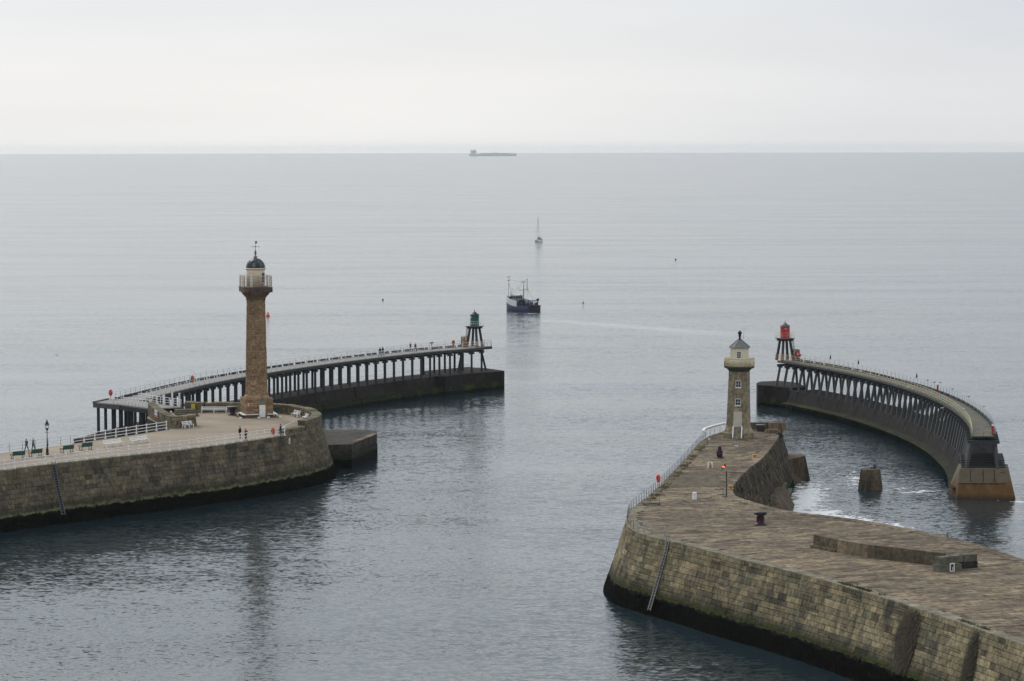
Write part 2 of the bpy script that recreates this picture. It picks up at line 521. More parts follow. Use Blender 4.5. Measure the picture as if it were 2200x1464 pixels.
# centre, direction, half length, half width, strength
FOAM = [(40.0, 377, .12, .99, 32, 4.2, 1.0), (42, 356, -.35, .93, 30, 6.5, .95), (46, 335, -.3, .95, 16, 6, .6), (69.5, 374.0, .95, -.3, 4.5, 1.2, 1.0), (50, 400, .1, 1, 16, 5, .42), (56, 386, 1, .1, 6, 6, .5),
        (3.0, 791, 1, .1, 8, 4, .38), (30, 240, -.4, .9, 10, .8, .0), (-24, 407, .2, 1, 6, .8, .25)]
RE = 6.371e6
def build_sea():
    mb = MB()
    n = 160
    rad = [0.0] + [25 * (26500 / 25) ** (i / 46) for i in range(47)]
    vs_ = [(0, 0, 0)]
    for r in rad[1:]:
        for k in range(n):
            a = 2 * math.pi * k / n
            vs_.append((r * math.cos(a), r * math.sin(a), -r * r / (2 * RE)))
    fs = [(0, 1 + k, 1 + (k + 1) % n) for k in range(n)]
    for i in range(len(rad) - 2):
        for k in range(n):
            l = (k + 1) % n
            fs.append((1 + i * n + k, 1 + (i + 1) * n + k, 1 + (i + 1) * n + l, 1 + i * n + l))
    mb.add(vs_, fs, .5, True)
    o = part('sea', mb, sea_material())
    o['kind'] = 'structure'
build_sea()

def build_haze():
    t = NT('sea_haze')
    v = t.n('ShaderNodeVolumePrincipled', {'Color': (.95, .98, 1.0, 1), 'Density': HAZE, 'Anisotropy': .5})
    t.t.links.new(v.outputs[0], t.out.inputs['Volume'])
    # a closed shallow slab of air whose top and bottom follow the curve of the earth
    mb = MB()
    n = 96
    rad = [25 * (27500 / 25) ** (i / 40) for i in range(41)]
    vs_ = [(0, 0, 52.0), (0, 0, -3.0)]
    for r in rad:
        for zz in (52.0, -3.0):
            for k in range(n):
                a = 2 * math.pi * k / n
                vs_.append((r * math.cos(a), r * math.sin(a), zz - r * r / (2 * RE)))
    fs = []
    for k in range(n):
        l = (k + 1) % n
        fs += [(0, 2 + k, 2 + l), (1, 2 + n + l, 2 + n + k)]
        for i in range(len(rad) - 1):
            t0, t1 = 2 + i * 2 * n, 2 + (i + 1) * 2 * n
            fs += [(t0 + k, t1 + k, t1 + l, t0 + l), (t0 + n + k, t0 + n + l, t1 + n + l, t1 + n + k)]
        e_ = 2 + (len(rad) - 1) * 2 * n
        fs.append((e_ + k, e_ + n + k, e_ + n + l, e_ + l))
    mb.add(vs_, fs)
    o = part('haze', mb, t.m)
    o['kind'] = 'stuff'
HAZE = 2.4e-5
build_haze()

# ------------------------------------------------------------------ helpers: paths and masonry
def lerp2(a, b, t):
    return (a[0] + (b[0] - a[0]) * t, a[1] + (b[1] - a[1]) * t)

def resample(path, step):
    """dense polyline (any dimension) with about this step"""
    outp = [tuple(path[0])]
    for a, b in zip(path, path[1:]):
        L = math.dist(a, b)
        k = max(1, int(round(L / step)))
        for i in range(1, k + 1):
            outp.append(tuple(p + (q - p) * i / k for p, q in zip(a, b)))
    return outp

def every(path, step):
    """points exactly one step apart along a polyline, with the tangent"""
    res, need = [], 0.0
    for a, b in zip(path, path[1:]):
        L = math.dist(a, b)
        if L < 1e-6:
            continue
        d = need
        while d <= L:
            t = d / L
            res.append((tuple(p + (q - p) * t for p, q in zip(a, b)), ((b[0] - a[0]) / L, (b[1] - a[1]) / L)))
            d += step
        need = d - L
    return res

def smooth_path(path, n=2):
    p = [tuple(q) for q in path]
    for _ in range(n):
        q = [p[0]]
        for a, b in zip(p, p[1:]):
            q += [lerp2(a, b, .25), lerp2(a, b, .75)]
        q.append(p[-1])
        p = q
    return p

class Wall:
    """a wall face over a plan polyline, outward normal on the right of the direction of travel, battered"""
    def __init__(s, path, ztop, zbot, batter, curve=1.0):
        s.p = path
        s.zt, s.zb, s.b, s.c = ztop, zbot, batter, curve
        s.L = [0.0]
        for a, b in zip(path, path[1:]):
            s.L.append(s.L[-1] + math.dist(a, b))
        s.len = s.L[-1]
        s.sn = []
        for a, b in zip(path, path[1:]):
            L = math.dist(a, b) or 1
            s.sn.append(((b[1] - a[1]) / L, -(b[0] - a[0]) / L))
        s.vn = []
        for i in range(len(path)):
            a = s.sn[max(0, i - 1)]
            b = s.sn[min(len(s.sn) - 1, i)]
            x, y = a[0] + b[0], a[1] + b[1]
            L = math.hypot(x, y) or 1
            s.vn.append((x / L, y / L))
    def seg(s, d):
        d = min(max(d, 0), s.len - 1e-6)
        lo, hi = 0, len(s.L) - 1
        while hi - lo > 1:
            m = (lo + hi) // 2
            if s.L[m] <= d:
                lo = m
            else:
                hi = m
        return lo, (d - s.L[lo]) / max(1e-9, s.L[lo + 1] - s.L[lo])
    def n(s, d):
        i, t = s.seg(d)
        x, y = lerp2(s.vn[i], s.vn[i + 1], t)
        L = math.hypot(x, y) or 1
        return x / L, y / L
    def at(s, d, z, outw=0.0):
        i, t = s.seg(d)
        x, y = lerp2(s.p[i], s.p[i + 1], t)
        nx, ny = s.n(d)
        k = s.b * max(0.0, (s.zt - z) / (s.zt - s.zb)) ** s.c + outw
        return Vector((x + nx * k, y + ny * k, z))
    def nearest(s, x, y):
        best = (1e9, 0)
        d = 0
        while d < s.len:
            p = s.at(d, s.zt)
            q = math.hypot(p.x - x, p.y - y)
            best = min(best, (q, d))
            d += .25
        return best[1]
    def backing(s, mb, inset=.0, nz=6):
        ds = [s.L[i] for i in range(len(s.p))]
        zs = [s.zt + (s.zb - s.zt) * k / nz for k in range(nz + 1)]
        vs_ = [s.at(d, z, -inset) for z in zs for d in ds]
        m = len(ds)
        fs = [(j * m + i, (j + 1) * m + i, (j + 1) * m + i + 1, j * m + i + 1) for j in range(nz) for i in range(m - 1)]
        mb.add(vs_, fs)

def stone_quad(mb, q, n, proud, gap, bev, tint, back=.14):
    """one dressed stone: q = four corners on the wall surface (counter-clockwise seen from outside)"""
    c = (q[0] + q[1] + q[2] + q[3]) / 4
    def ring(inset, h):
        r = []
        for p, o1, o2 in ((q[0], q[1], q[3]), (q[1], q[0], q[2]), (q[2], q[3], q[1]), (q[3], q[2], q[0])):
            e1, e2 = o1 - p, o2 - p
            r.append(p + e1 * min(.4, inset / max(e1.length, .01)) + e2 * min(.4, inset / max(e2.length, .01)) + n * h)
        return r
    a = ring(gap, -back)
    b = ring(gap, proud - bev)
    d = ring(gap + bev, proud)
    fs = []
    for o in (0, 4):
        for i in range(4):
            j = (i + 1) % 4
            fs.append((o + i, o + j, o + 4 + j, o + 4 + i))
    fs.append((8, 9, 10, 11))
    mb.add(a + b + d, fs, tint)

def seen(p, n, area):
    """how large a piece shows from where the photograph was taken"""
    v = Vector((0, 0, EYE)) - p
    d = v.length
    return area * max(0.0, v.dot(n) / d) / (d * d)

def emit(blocks, name, rest_name, mat, parent, limit, world=True):
    """blocks: list of (score, fn(mb)); largest become parts, the rest one joined part"""
    blocks.sort(key=lambda b: -b[0])
    rest = MB()
    cnt = 0
    for sc_, fn in blocks:
        if sc_ > 0 and cnt < limit:
            mb = MB()
            fn(mb)
            part(name, mb, mat, parent, world)
            cnt += 1
        else:
            fn(rest)
    if rest.v:
        stuff(part(rest_name, rest, mat, parent, world))

def masonry(W, z0, z1, course, lmin, lmax, name, rest_name, mat, parent, limit=300, rough=.05, gap=.02, bev=.035, breaks=(), skip=None, d0=0.0, d1=None, seed=1, cvar=.12, split=0.0):
    rnd = random.Random(seed)
    blocks = []
    d1 = W.len if d1 is None else d1
    brk = sorted(set([d0] + [b for b in breaks if d0 < b < d1] + [d1]))
    z = z1
    while z > z0 + .05:
        h = min(course * (1 + rnd.uniform(-cvar, cvar)), z - z0)
        if z - h - z0 < course * .4:
            h = z - z0
        for s0, s1 in zip(brk, brk[1:]):
            d = s0
            first = rnd.uniform(.4, 1.0)
            while d < s1 - 1e-4:
                L = rnd.uniform(lmin, lmax) * first
                first = 1.0
                if s1 - d - L < lmin * .6:
                    L = s1 - d
                L = min(L, s1 - d)
                halves = ((z - h, z),)
                if split and rnd.random() < split:
                    f_ = z - h * rnd.uniform(.35, .65)
                    halves = ((z - h, f_), (f_, z))
                for zb, zt_ in halves:
                    if skip is not None and skip(d + L / 2, z - h / 2):
                        continue
                    da, db = d, d + L
                    q = [W.at(da, zb), W.at(db, zb), W.at(db, zt_), W.at(da, zt_)]
                    n = (q[1] - q[0]).cross(q[3] - q[0])
                    if n.length > 1e-6:
                        n.normalize()
                        pr = rough * (rnd.uniform(.2, 1.2) if rnd.random() > .02 else -.5)
                        ti = min(1, max(0, rnd.gauss(.5, .28)))
                        c = (q[0] + q[2]) / 2
                        blocks.append((seen(c, n, L * h), lambda mb, q=q, n=n, pr=pr, ti=ti: stone_quad(mb, q, n, pr, gap, bev, ti)))
                d += L
        z -= h
    emit(blocks, name, rest_name, mat, parent, limit)

def inside(poly, x, y):
    c = False
    j = len(poly) - 1
    for i in range(len(poly)):
        xi, yi = poly[i]
        xj, yj = poly[j]
        if (yi > y) != (yj > y) and x < (xj - xi) * (y - yi) / (yj - yi) + xi:
            c = not c
        j = i
    return c

def paving(poly, z, ang, roww, lmin, lmax, name, rest_name, mat, parent, limit=300, seed=3, rough=.018, cut=None):
    rnd = random.Random(seed)
    ca, sa = math.cos(ang), math.sin(ang)
    us = [x * ca + y * sa for x, y in poly]
    vs_ = [-x * sa + y * ca for x, y in poly]
    blocks = []
    v = min(vs_)
    up = Vector((0, 0, 1))
    while v < max(vs_):
        h = roww * rnd.uniform(.6, 1.4)
        u = min(us) + rnd.uniform(0, lmax)
        while u < max(us):
            L = rnd.uniform(lmin, lmax)
            cs = [(u, v), (u + L, v), (u + L, v + h), (u, v + h)]
            q = [Vector((a * ca - b * sa, a * sa + b * ca, z)) for a, b in cs]
            if all(inside(poly, p.x, p.y) for p in q) and (cut is None or not cut((q[0].x + q[2].x) / 2, (q[0].y + q[2].y) / 2)):
                pr = rough * rnd.uniform(-.6, 1.3)
                ti = min(1, max(0, rnd.gauss(.5, .27)))
                c = (q[0] + q[2]) / 2
                blocks.append((seen(c, up, L * h), lambda mb, q=q, pr=pr, ti=ti: stone_quad(mb, q, up, pr, .014, .014, ti, back=.04)))
            u += L
        v += h
    emit(blocks, name, rest_name, mat, parent, limit)

def coping(W, z, width, lmin, lmax, name, mat, parent, seed=5, thick=.12, d0=0.0, d1=None, rise=.02, limit=300, overhang=.06, rest_name='coping_run'):
    rnd = random.Random(seed)
    d = d0
    d1 = W.len if d1 is None else d1
    up = Vector((0, 0, 1))
    blocks = []
    while d < d1 - .2:
        L = min(rnd.uniform(lmin, lmax), d1 - d)
        wv = width * rnd.uniform(.8, 1.15)
        q = [W.at(d, z, overhang), W.at(d + L, z, overhang), W.at(d + L, z, -wv), W.at(d, z, -wv)]
        pr = rise + rnd.uniform(0, .03)
        ti = rnd.random()
        c = (q[0] + q[2]) / 2
        blocks.append((seen(c, up, L * wv), lambda mb, q=q, pr=pr, ti=ti: stone_quad(mb, q, up, pr, .012, .03, ti, back=thick)))
        d += L
    emit(blocks, name, rest_name, mat, parent, limit)

# ------------------------------------------------------------------ west pier
ZD = 7.5
W_NEAR = smooth_path([(-104, 294), (-78, 330), (-64.2, 348.3), (-59.2, 355.1), (-53.1, 362.1), (-42.5, 373.4), (-36.4, 382.3), (-31.6, 389.8), (-29.4, 395.5), (-28.1, 400.5), (-27.8, 405.5), (-28.1, 410), (-30.1, 417), (-33.6, 422), (-37.5, 425)], 2)
W_BACK = [(-47.5, 425.3), (-51.5, 424.2), (-55, 421.0), (-54.5, 415), (-48.9, 398.3), (-60.06, 379.4), (-67.83, 367.87), (-116, 302)]
W_POLY = W_NEAR + W_BACK
WW = Wall(W_NEAR, ZD, -1.0, 2.5, 1.15)
wp = thing('stone_pier', 'stone harbour pier with a pale walkway and rounded head under the tall brown lighthouse', 'pier', (-42, 390, 0))
mb = MB()
WW.backing(mb, .11)
Wall(W_BACK, ZD - .02, -2, .5).backing(mb, 0)
part('wall_core', mb, MORTAR, wp, True)
mb = MB()
mb.prism(W_POLY, ZD - .35, ZD, bot=False)
part('walkway_surface', mb, TARMAC, wp, True)
masonry(WW, -.7, ZD - .04, .62, .8, 2.2, 'stone_block', 'stonework', WPIER, wp, 300, rough=.05, gap=.012, bev=.018, seed=11)
head_d0 = WW.nearest(-31.9, 389.4)
coping(WW, ZD, .75, 1.1, 2.2, 'coping_stone', FLAG2, wp, 8, d1=head_d0)
WB = Wall(list(reversed(W_BACK[4:])), ZD, -1, .8)
mb = MB()
WB2 = Wall(list(W_BACK[4:]), ZD, -1.0, .8)
masonry(WB2, 4.5, ZD - .03, .62, 1, 2, 'stone_block', 'stonework', WPIER, wp, 0, seed=12)

# parapet round the pier head
def parapet(name, label, path, z0, z1f, thick, seed, course=.36, d0=0.0):
    """free standing masonry wall: outer face on the right of the path"""
    Wp = Wall(path, z0 + 1.6, z0, 0)
    root = thing(name, label, 'wall', (*path[len(path) // 2], z0))
    rnd = random.Random(seed)
    core = MB()
    m = 0
    d = 0.0
    outs, ins, copes = [], [], []
    while d < Wp.len - .05:
        L = min(rnd.uniform(1.0, 1.9), Wp.len - d)
        zt_ = z1f(d + L / 2)
        a0, a1 = Wp.at(d, z0, -.06), Wp.at(d + L, z0, -.06)
        b0, b1 = Wp.at(d, z0, -thick + .06), Wp.at(d + L, z0, -thick + .06)
        top = Vector((0, 0, zt_ - z0 - .05))
        core.add([a0, a1, b1, b0, a0 + top, a1 + top, b1 + top, b0 + top], [(4, 5, 6, 7), (0, 1, 5, 4), (2, 3, 7, 6), (1, 2, 6, 5), (3, 0, 4, 7)])
        up = Vector((0, 0, 1))
        q = [Wp.at(d, zt_, .07), Wp.at(d + L, zt_, .07), Wp.at(d + L, zt_, -thick - .07), Wp.at(d, zt_, -thick - .07)]
        pr = rnd.uniform(-.02, .04)
        ti = rnd.random()
        mbc = MB()
        stone_quad(mbc, q, up, pr, .02, .05, ti, back=.2)
        copes.append(mbc)
        nc = max(1, int(round((zt_ - .18 - z0) / course)))
        hh = (zt_ - .18 - z0) / nc
        for k in range(nc):
            sp = d + L * rnd.uniform(.35, .65)
            for (x0, x1) in ((d, sp), (sp, d + L)):
                za, zb = z0 + k * hh, z0 + (k + 1) * hh
                for side in (0, 1):
                    if side == 0:
                        q = [Wp.at(x0, za), Wp.at(x1, za), Wp.at(x1, zb), Wp.at(x0, zb)]
                    else:
                        q = [Wp.at(x1, za, -thick), Wp.at(x0, za, -thick), Wp.at(x0, zb, -thick), Wp.at(x1, zb, -thick)]
                    n = (q[1] - q[0]).cross(q[3] - q[0]).normalized()
                    outs.append((seen((q[0] + q[2]) / 2, n, (x1 - x0) * hh), lambda mb, q=q, n=n, t_=rnd.random(), p_=rnd.uniform(0, .05): stone_quad(mb, q, n, p_, .015, .03, t_, back=.08)))
        d += L
    part('wall_core', core, MORTAR2, root, True)
    for c in copes:
        part('coping_stone', c, PARA, root, True)
    emit(outs, 'stone_block', 'stonework', PARA, root, 130)
    return root

PAR1 = smooth_path([(-29.3, 395.8), (-28.1, 400.5), (-27.8, 405.5), (-28.1, 410), (-30.1, 417), (-33.6, 422), (-37.5, 425), (-42, 425.6), (-46.9, 425.3)], 2)
parapet('parapet_wall', 'low curved stone parapet round the pier head behind the tall lighthouse', PAR1, ZD, lambda d: 9.0 if d < 11 else (8.75 if d < 17 else 8.9 + .06 * math.sin(d)), 1.3, 21)
PAR2 = [(-31.75, 390.2), (-30.9, 392.0), (-29.5, 395.4)]
parapet('parapet_wall', 'short lower stone wall step between the white harbour rail and the curved parapet', PAR2, ZD, lambda d: 8.25, 1.2, 22)
PAR3 = smooth_path([(-54.9, 419.5), (-54.3, 415.5), (-49.4, 398.9), (-47.6, 400.2), (-45.7, 403.3), (-46.2, 405.0)], 1)
parapet('ramp_wall', 'sloping stone ramp wall carrying the red and white warning board', PAR3, ZD, lambda d: 9.5 - .013 * d, 1.1, 23, course=.5)
PAR4 = [(-49.9, 426.2), (-50.0, 423.7), (-47.0, 423.4)]
parapet('wall_pier', 'square stone wall end bearing the yellow notice', PAR4, ZD, lambda d: 9.0, 1.6, 24, course=.45)
# flight of shallow steps rising to the timber walkway
st = thing('ramp_steps', 'dark shallow steps between the ramp wall and the yellow notice wall', 'steps', (-49.5, 414, ZD))
for k in range(4):
    mb = MB()
    u = k / 4
    mb.box((-48.6 - .28 * k, 417.6 + .9 * k, ZD + .1 * (k + 1)), (3.0, 1.6, .2 * (k + 1)), R(17), tint=.1)
    part('step', mb, PARA, st, True)

# concrete landing beyond the head
ld = thing('concrete_landing', 'low square concrete landing block beside the rounded pier head', 'landing', (-26, 425, 0))
LP = [(-36, 415.0), (-26.8, 414.5), (-23.95, 415.1), (-20.95, 429.5), (-21.1, 433.5), (-22.6, 435.6), (-30, 436), (-38, 436)]
mb = MB()
mb.prism(LP, 1.75, 3.5)
part('upper_slab', mb, LANDC, ld, True)
mb = MB()
cx_, cy_ = -28, 425
mb.prism([(cx_ + (x - cx_) * .985, cy_ + (y - cy_) * .99) for x, y in LP], 1.55, 1.78)
part('joint_band', mb, BLACK, ld, True)
mb = MB()
mb.prism([(cx_ + (x - cx_) * 1.012, cy_ + (y - cy_) * 1.012) for x, y in LP], -1.5, 1.6)
part('lower_slab', mb, LANDC, ld, True)
mb = MB()
for k in range(6):
    mb.box((-24.1 + .52 * k, 417.2 + 2.4 * k, 3.52), (.9, 2.2, .05), R(-12), tint=k / 6)
part('edge_slab', mb, FLAG, ld, True)

# ------------------------------------------------------------------ east pier
E_LEFT = [(38.4, 397.4), (36.8, 397.2), (34.5, 396.9), (30.43, 395.3), (26.63, 385.73), (23.27, 364.95), (19.74, 343.83), (16.7, 326.32), (14.48, 315.73), (13.05, 309.31)]
E_CORN = [(12.37, 302.5), (12.25, 297.0), (13.0, 291.8), (15.4, 286.6)]
E_NEAR = [(18.81, 280.3), (22.55, 272.3), (26.6, 265.0), (29.93, 257.8), (33.66, 248.9), (37.66, 237.8), (41.3, 227.0), (46.5, 210.5), (52, 192)]
E_RIGHT = [(84, 196), (60, 245), (50.18, 271.67), (47.97, 280.73), (45.33, 287.6), (43.19, 291.87), (39.39, 298.6), (36.47, 302.7), (31.84, 306.8), (29.2, 311.07), (27.83, 315.14), (26.2, 319.72), (25.7, 323.57), (26.3, 331.52), (28.4, 342.73), (30.3, 351.63), (31.9, 357.83), (34.4, 370.89), (36.9, 385.8), (37.6, 391.5), (38.4, 397.4)]
E_OUT = smooth_path(E_LEFT + E_CORN + E_NEAR, 1)
E_POLY = E_OUT + E_RIGHT[:-1]
ep = thing('stone_pier', 'broad brown stone pier with a flagged top and mossy waterline at lower right', 'pier', (30, 300, 0))
EW = Wall(E_OUT, ZD, -1.0, 2.75, 1.1)
d_near = EW.nearest(13.05, 309.31)
mb = MB()
EW.backing(mb, .11)
part('wall_core', mb, MORTAR, ep, True)
mb = MB()
mb.prism(E_POLY, ZD - .6, ZD - .035, bot=False)
part('paving_bed', mb, MORTAR2, ep, True)
masonry(EW, -.7, ZD - .03, .59, .75, 2.5, 'stone_block', 'stonework', EPIER, ep, 300, rough=.045, gap=.016, bev=.02, cvar=.2, split=.10, seed=31, d0=d_near - 6)
masonry(EW, -.7, ZD - .03, .9, 1.5, 3, 'hidden_stone', 'far_stonework', EPIER, ep, 0, seed=32, d1=d_near - 6)
ER = Wall(smooth_path(E_RIGHT, 1), ZD, -1.0, 2.3, 1.0)
mb = MB()
ER.backing(mb, .03)
part('wall_core', mb, MORTAR, ep, True)
da = ER.nearest(25.7, 321)
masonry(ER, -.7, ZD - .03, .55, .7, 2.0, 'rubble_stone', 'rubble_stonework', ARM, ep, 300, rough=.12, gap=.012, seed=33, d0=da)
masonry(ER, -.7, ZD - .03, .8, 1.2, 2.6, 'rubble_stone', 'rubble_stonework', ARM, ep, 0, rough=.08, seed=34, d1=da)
coping(EW, ZD, 1.25, .7, 1.8, 'coping_stone', FLAG2, ep, 35, d0=d_near - 4, limit=120)
coping(EW, ZD, .9, .8, 1.8, 'coping_stone', FLAG, ep, 36, d1=d_near - 4, limit=120)
coping(ER, ZD, 1.2, .6, 1.3, 'edge_stone', FLAG, ep, 37, rise=.03, limit=160)
paving(E_POLY, ZD - .004, math.atan2(.42, .91), .72, .8, 2.5, 'flagstone', 'paving', FLAG, ep, 300, rough=.022)

# concrete repair patch on the arm
mb = MB()
mb.prism([(17.5, 329.5), (24.6, 331), (25.8, 345.5), (20.4, 345)], ZD + .01, ZD + .034, tint=.8)
pc = part('concrete_patch', mb, PALEC, ep, True)

# toe beams, buttress blocks on the sea side of the arm
def block_on(name, label, cat, poly_t, zt_, poly_b, zb, mat, loc, joint=None, group=None):
    root = thing(name, label, cat, loc, 0, group)
    mb = MB()
    n = len(poly_t)
    vs_ = [(x, y, zb) for x, y in poly_b] + [(x, y, zt_) for x, y in poly_t]
    mb.add(vs_, [(i, (i + 1) % n, n + (i + 1) % n, n + i) for i in range(n)] + [tuple(range(n, 2 * n))])
    part('block_body', mb, mat, root, True)
    if joint:
        a, b, c, d = joint
        mb = MB()
        mb.beam(a, b, .14, .14)
        mb.beam(b, c, .14, .14)
        part('joint', mb, BLACK, root, True)
    return root
block_on('sea_buttress', 'grey concrete buttress wedge at the far sea corner of the brown pier', 'buttress', [(36.9, 399.5), (41.6, 399.6), (41.9, 397.0), (37.6, 389.5)], 3.7, [(36.5, 406), (42.6, 405.8), (43.3, 401), (39.0, 388.5)], -1.5, STUMP, (40, 399, 0))
block_on('sea_buttress', 'nearer concrete wedge block leaning at the foot of the dark arm wall', 'buttress', [(33.2, 357.5), (34.0, 357.5), (36.2, 367.5), (35.0, 367.8)], 2.9, [(33.0, 352), (35.6, 352.2), (38.3, 372.5), (36.2, 374)], -1.0, STUMP, (35.5, 362, 0))
tb = thing('timber_fender', 'green slimy timber fender beams along the foot of the dark arm wall', 'fender', (35, 370, 1))
GSLIME = paint('green_slime', (.028, .055, .014), .6, .6, 0, 1.2)
for k, (o, z) in enumerate(((1.75, 2.0), (2.3, 1.2))):
    mb = MB()
    pts_ = [ER.at(d, ZD, o - (0 if k else .2)) for d in (da + 24, da + 40, da + 58)]
    for a, b in zip(pts_, pts_[1:]):
        mb.beam((a.x, a.y, z), (b.x, b.y, z), .55, .5)
    part('beam', mb, GSLIME, tb, True)
pl = MB()
p0 = ER.at(da + 38, ZD, .12)
pl.tube([ER.at(da + 39, ZD - .1, .12), ER.at(da + 39, 4.5, .14), ER.at(da + 38.5, 2.2, .2)], .03, 5)
tag(part('mooring_rope', pl, IRON), 'thin pale rope hanging down the dark arm wall', 'rope')

def rust_concrete():
    t = NT('rust_streaked_concrete')
    g = t.n('ShaderNodeNewGeometry').outputs['Position']
    z = t.n('ShaderNodeSeparateXYZ', {0: g}).outputs['Z']
    n1 = t.noise(g, 1.6, 6, .65)
    n2 = t.noise(t.scalev(g, (1.1, 1.1, .06)), 1.0, 4, .6)
    c = t.mix(n1, (.10, .08, .052), (.21, .17, .115))
    zz = t.math('ADD', z, t.math('MULTIPLY', t.math('SUBTRACT', n2, .5), 5.0))
    c = t.mix(t.maprange(zz, 2.6, 1.2, 0, .85), c, t.mix(n2, (.07, .032, .012), (.22, .105, .03)))
    c = t.mix(t.maprange(t.math('ADD', z, t.math('MULTIPLY', n1, .5)), 1.0, .3, 0, .8), c, (.035, .028, .018))
    return t.bsdf(c, .85, bump=n1, dist=.04, strength=.5, spec=.15)
RUSTC = rust_concrete()

# ------------------------------------------------------------------ timber extension piers
def cubic(xs):
    """list of (x,y) sorted in y -> function x(y) by Catmull-Rom"""
    def f(y):
        i = 0
        while i < len(xs) - 2 and y > xs[i + 1][1]:
            i += 1
        p1, p2 = xs[i], xs[i + 1]
        p0 = xs[i - 1] if i else (2 * p1[0] - p2[0], 2 * p1[1] - p2[1])
        p3 = xs[i + 2] if i + 2 < len(xs) else (2 * p2[0] - p1[0], 2 * p2[1] - p1[1])
        t = (y - p1[1]) / (p2[1] - p1[1])
        if t < 0 or t > 1:
            return p1[0] + (p2[0] - p1[0]) * t
        m1 = (p2[0] - p0[0]) / 2
        m2 = (p3[0] - p1[0]) / 2
        t2, t3 = t * t, t * t * t
        return (2 * t3 - 3 * t2 + 1) * p1[0] + (t3 - 2 * t2 + t) * m1 + (-2 * t3 + 3 * t2) * p2[0] + (t3 - t2) * m2
    return f
ZX, ZB = 8.3, 3.4
XW = cubic([(-60.3, 436.0), (-58.6, 443.0), (-56.2, 453.0), (-52.3, 468.0), (-47.3, 482.0), (-41.4, 496.0), (-34.4, 510.0), (-26.3, 524.0), (-17.2, 538.0), (-7.2, 550.2), (-5.9, 551.7)])
XE = cubic([(64.4, 379.5), (66.7, 396.4), (67.8, 413.4), (67.9, 430.3), (66.8, 447.2), (64.5, 464.2), (61.0, 481.1), (56.0, 498.1), (49.9, 514.5)])
def centre(f, y0, y1, step=1.0):
    k = max(2, int((y1 - y0) / .5))
    dense = [(f(y0 + (y1 - y0) * i / k), y0 + (y1 - y0) * i / k) for i in range(k + 1)]
    return every(dense, step)
def offs(cl, o):
    return [(p[0] + t[1] * o, p[1] - t[0] * o) for p, t in cl]     # o>0: right of the direction of travel

def strip_mesh(mb, profiles, tint=.5, closed_ends=True):
    """profiles: list of cross-sections (each a list of 3-d points)"""
    m = len(profiles[0])
    vs_ = [p for pr in profiles for p in pr]
    fs = []
    for i in range(len(profiles) - 1):
        for k in range(m - 1):
            fs.append((i * m + k, (i + 1) * m + k, (i + 1) * m + k + 1, i * m + k + 1))
    mb.add(vs_, fs, tint)
    if closed_ends:
        mb.add(profiles[0], [tuple(range(m))], tint)
        mb.add(profiles[-1], [tuple(range(m - 1, -1, -1))], tint)

def base_strip(name, cl, prof, mat, parent):
    """prof: list of (offset, z) across the wall, from left foot over the top to the right foot"""
    mb = MB()
    strip_mesh(mb, [[(p[0] + t[1] * o, p[1] - t[0] * o, z) for o, z in prof] for p, t in cl])
    return part(name, mb, mat, parent, True)

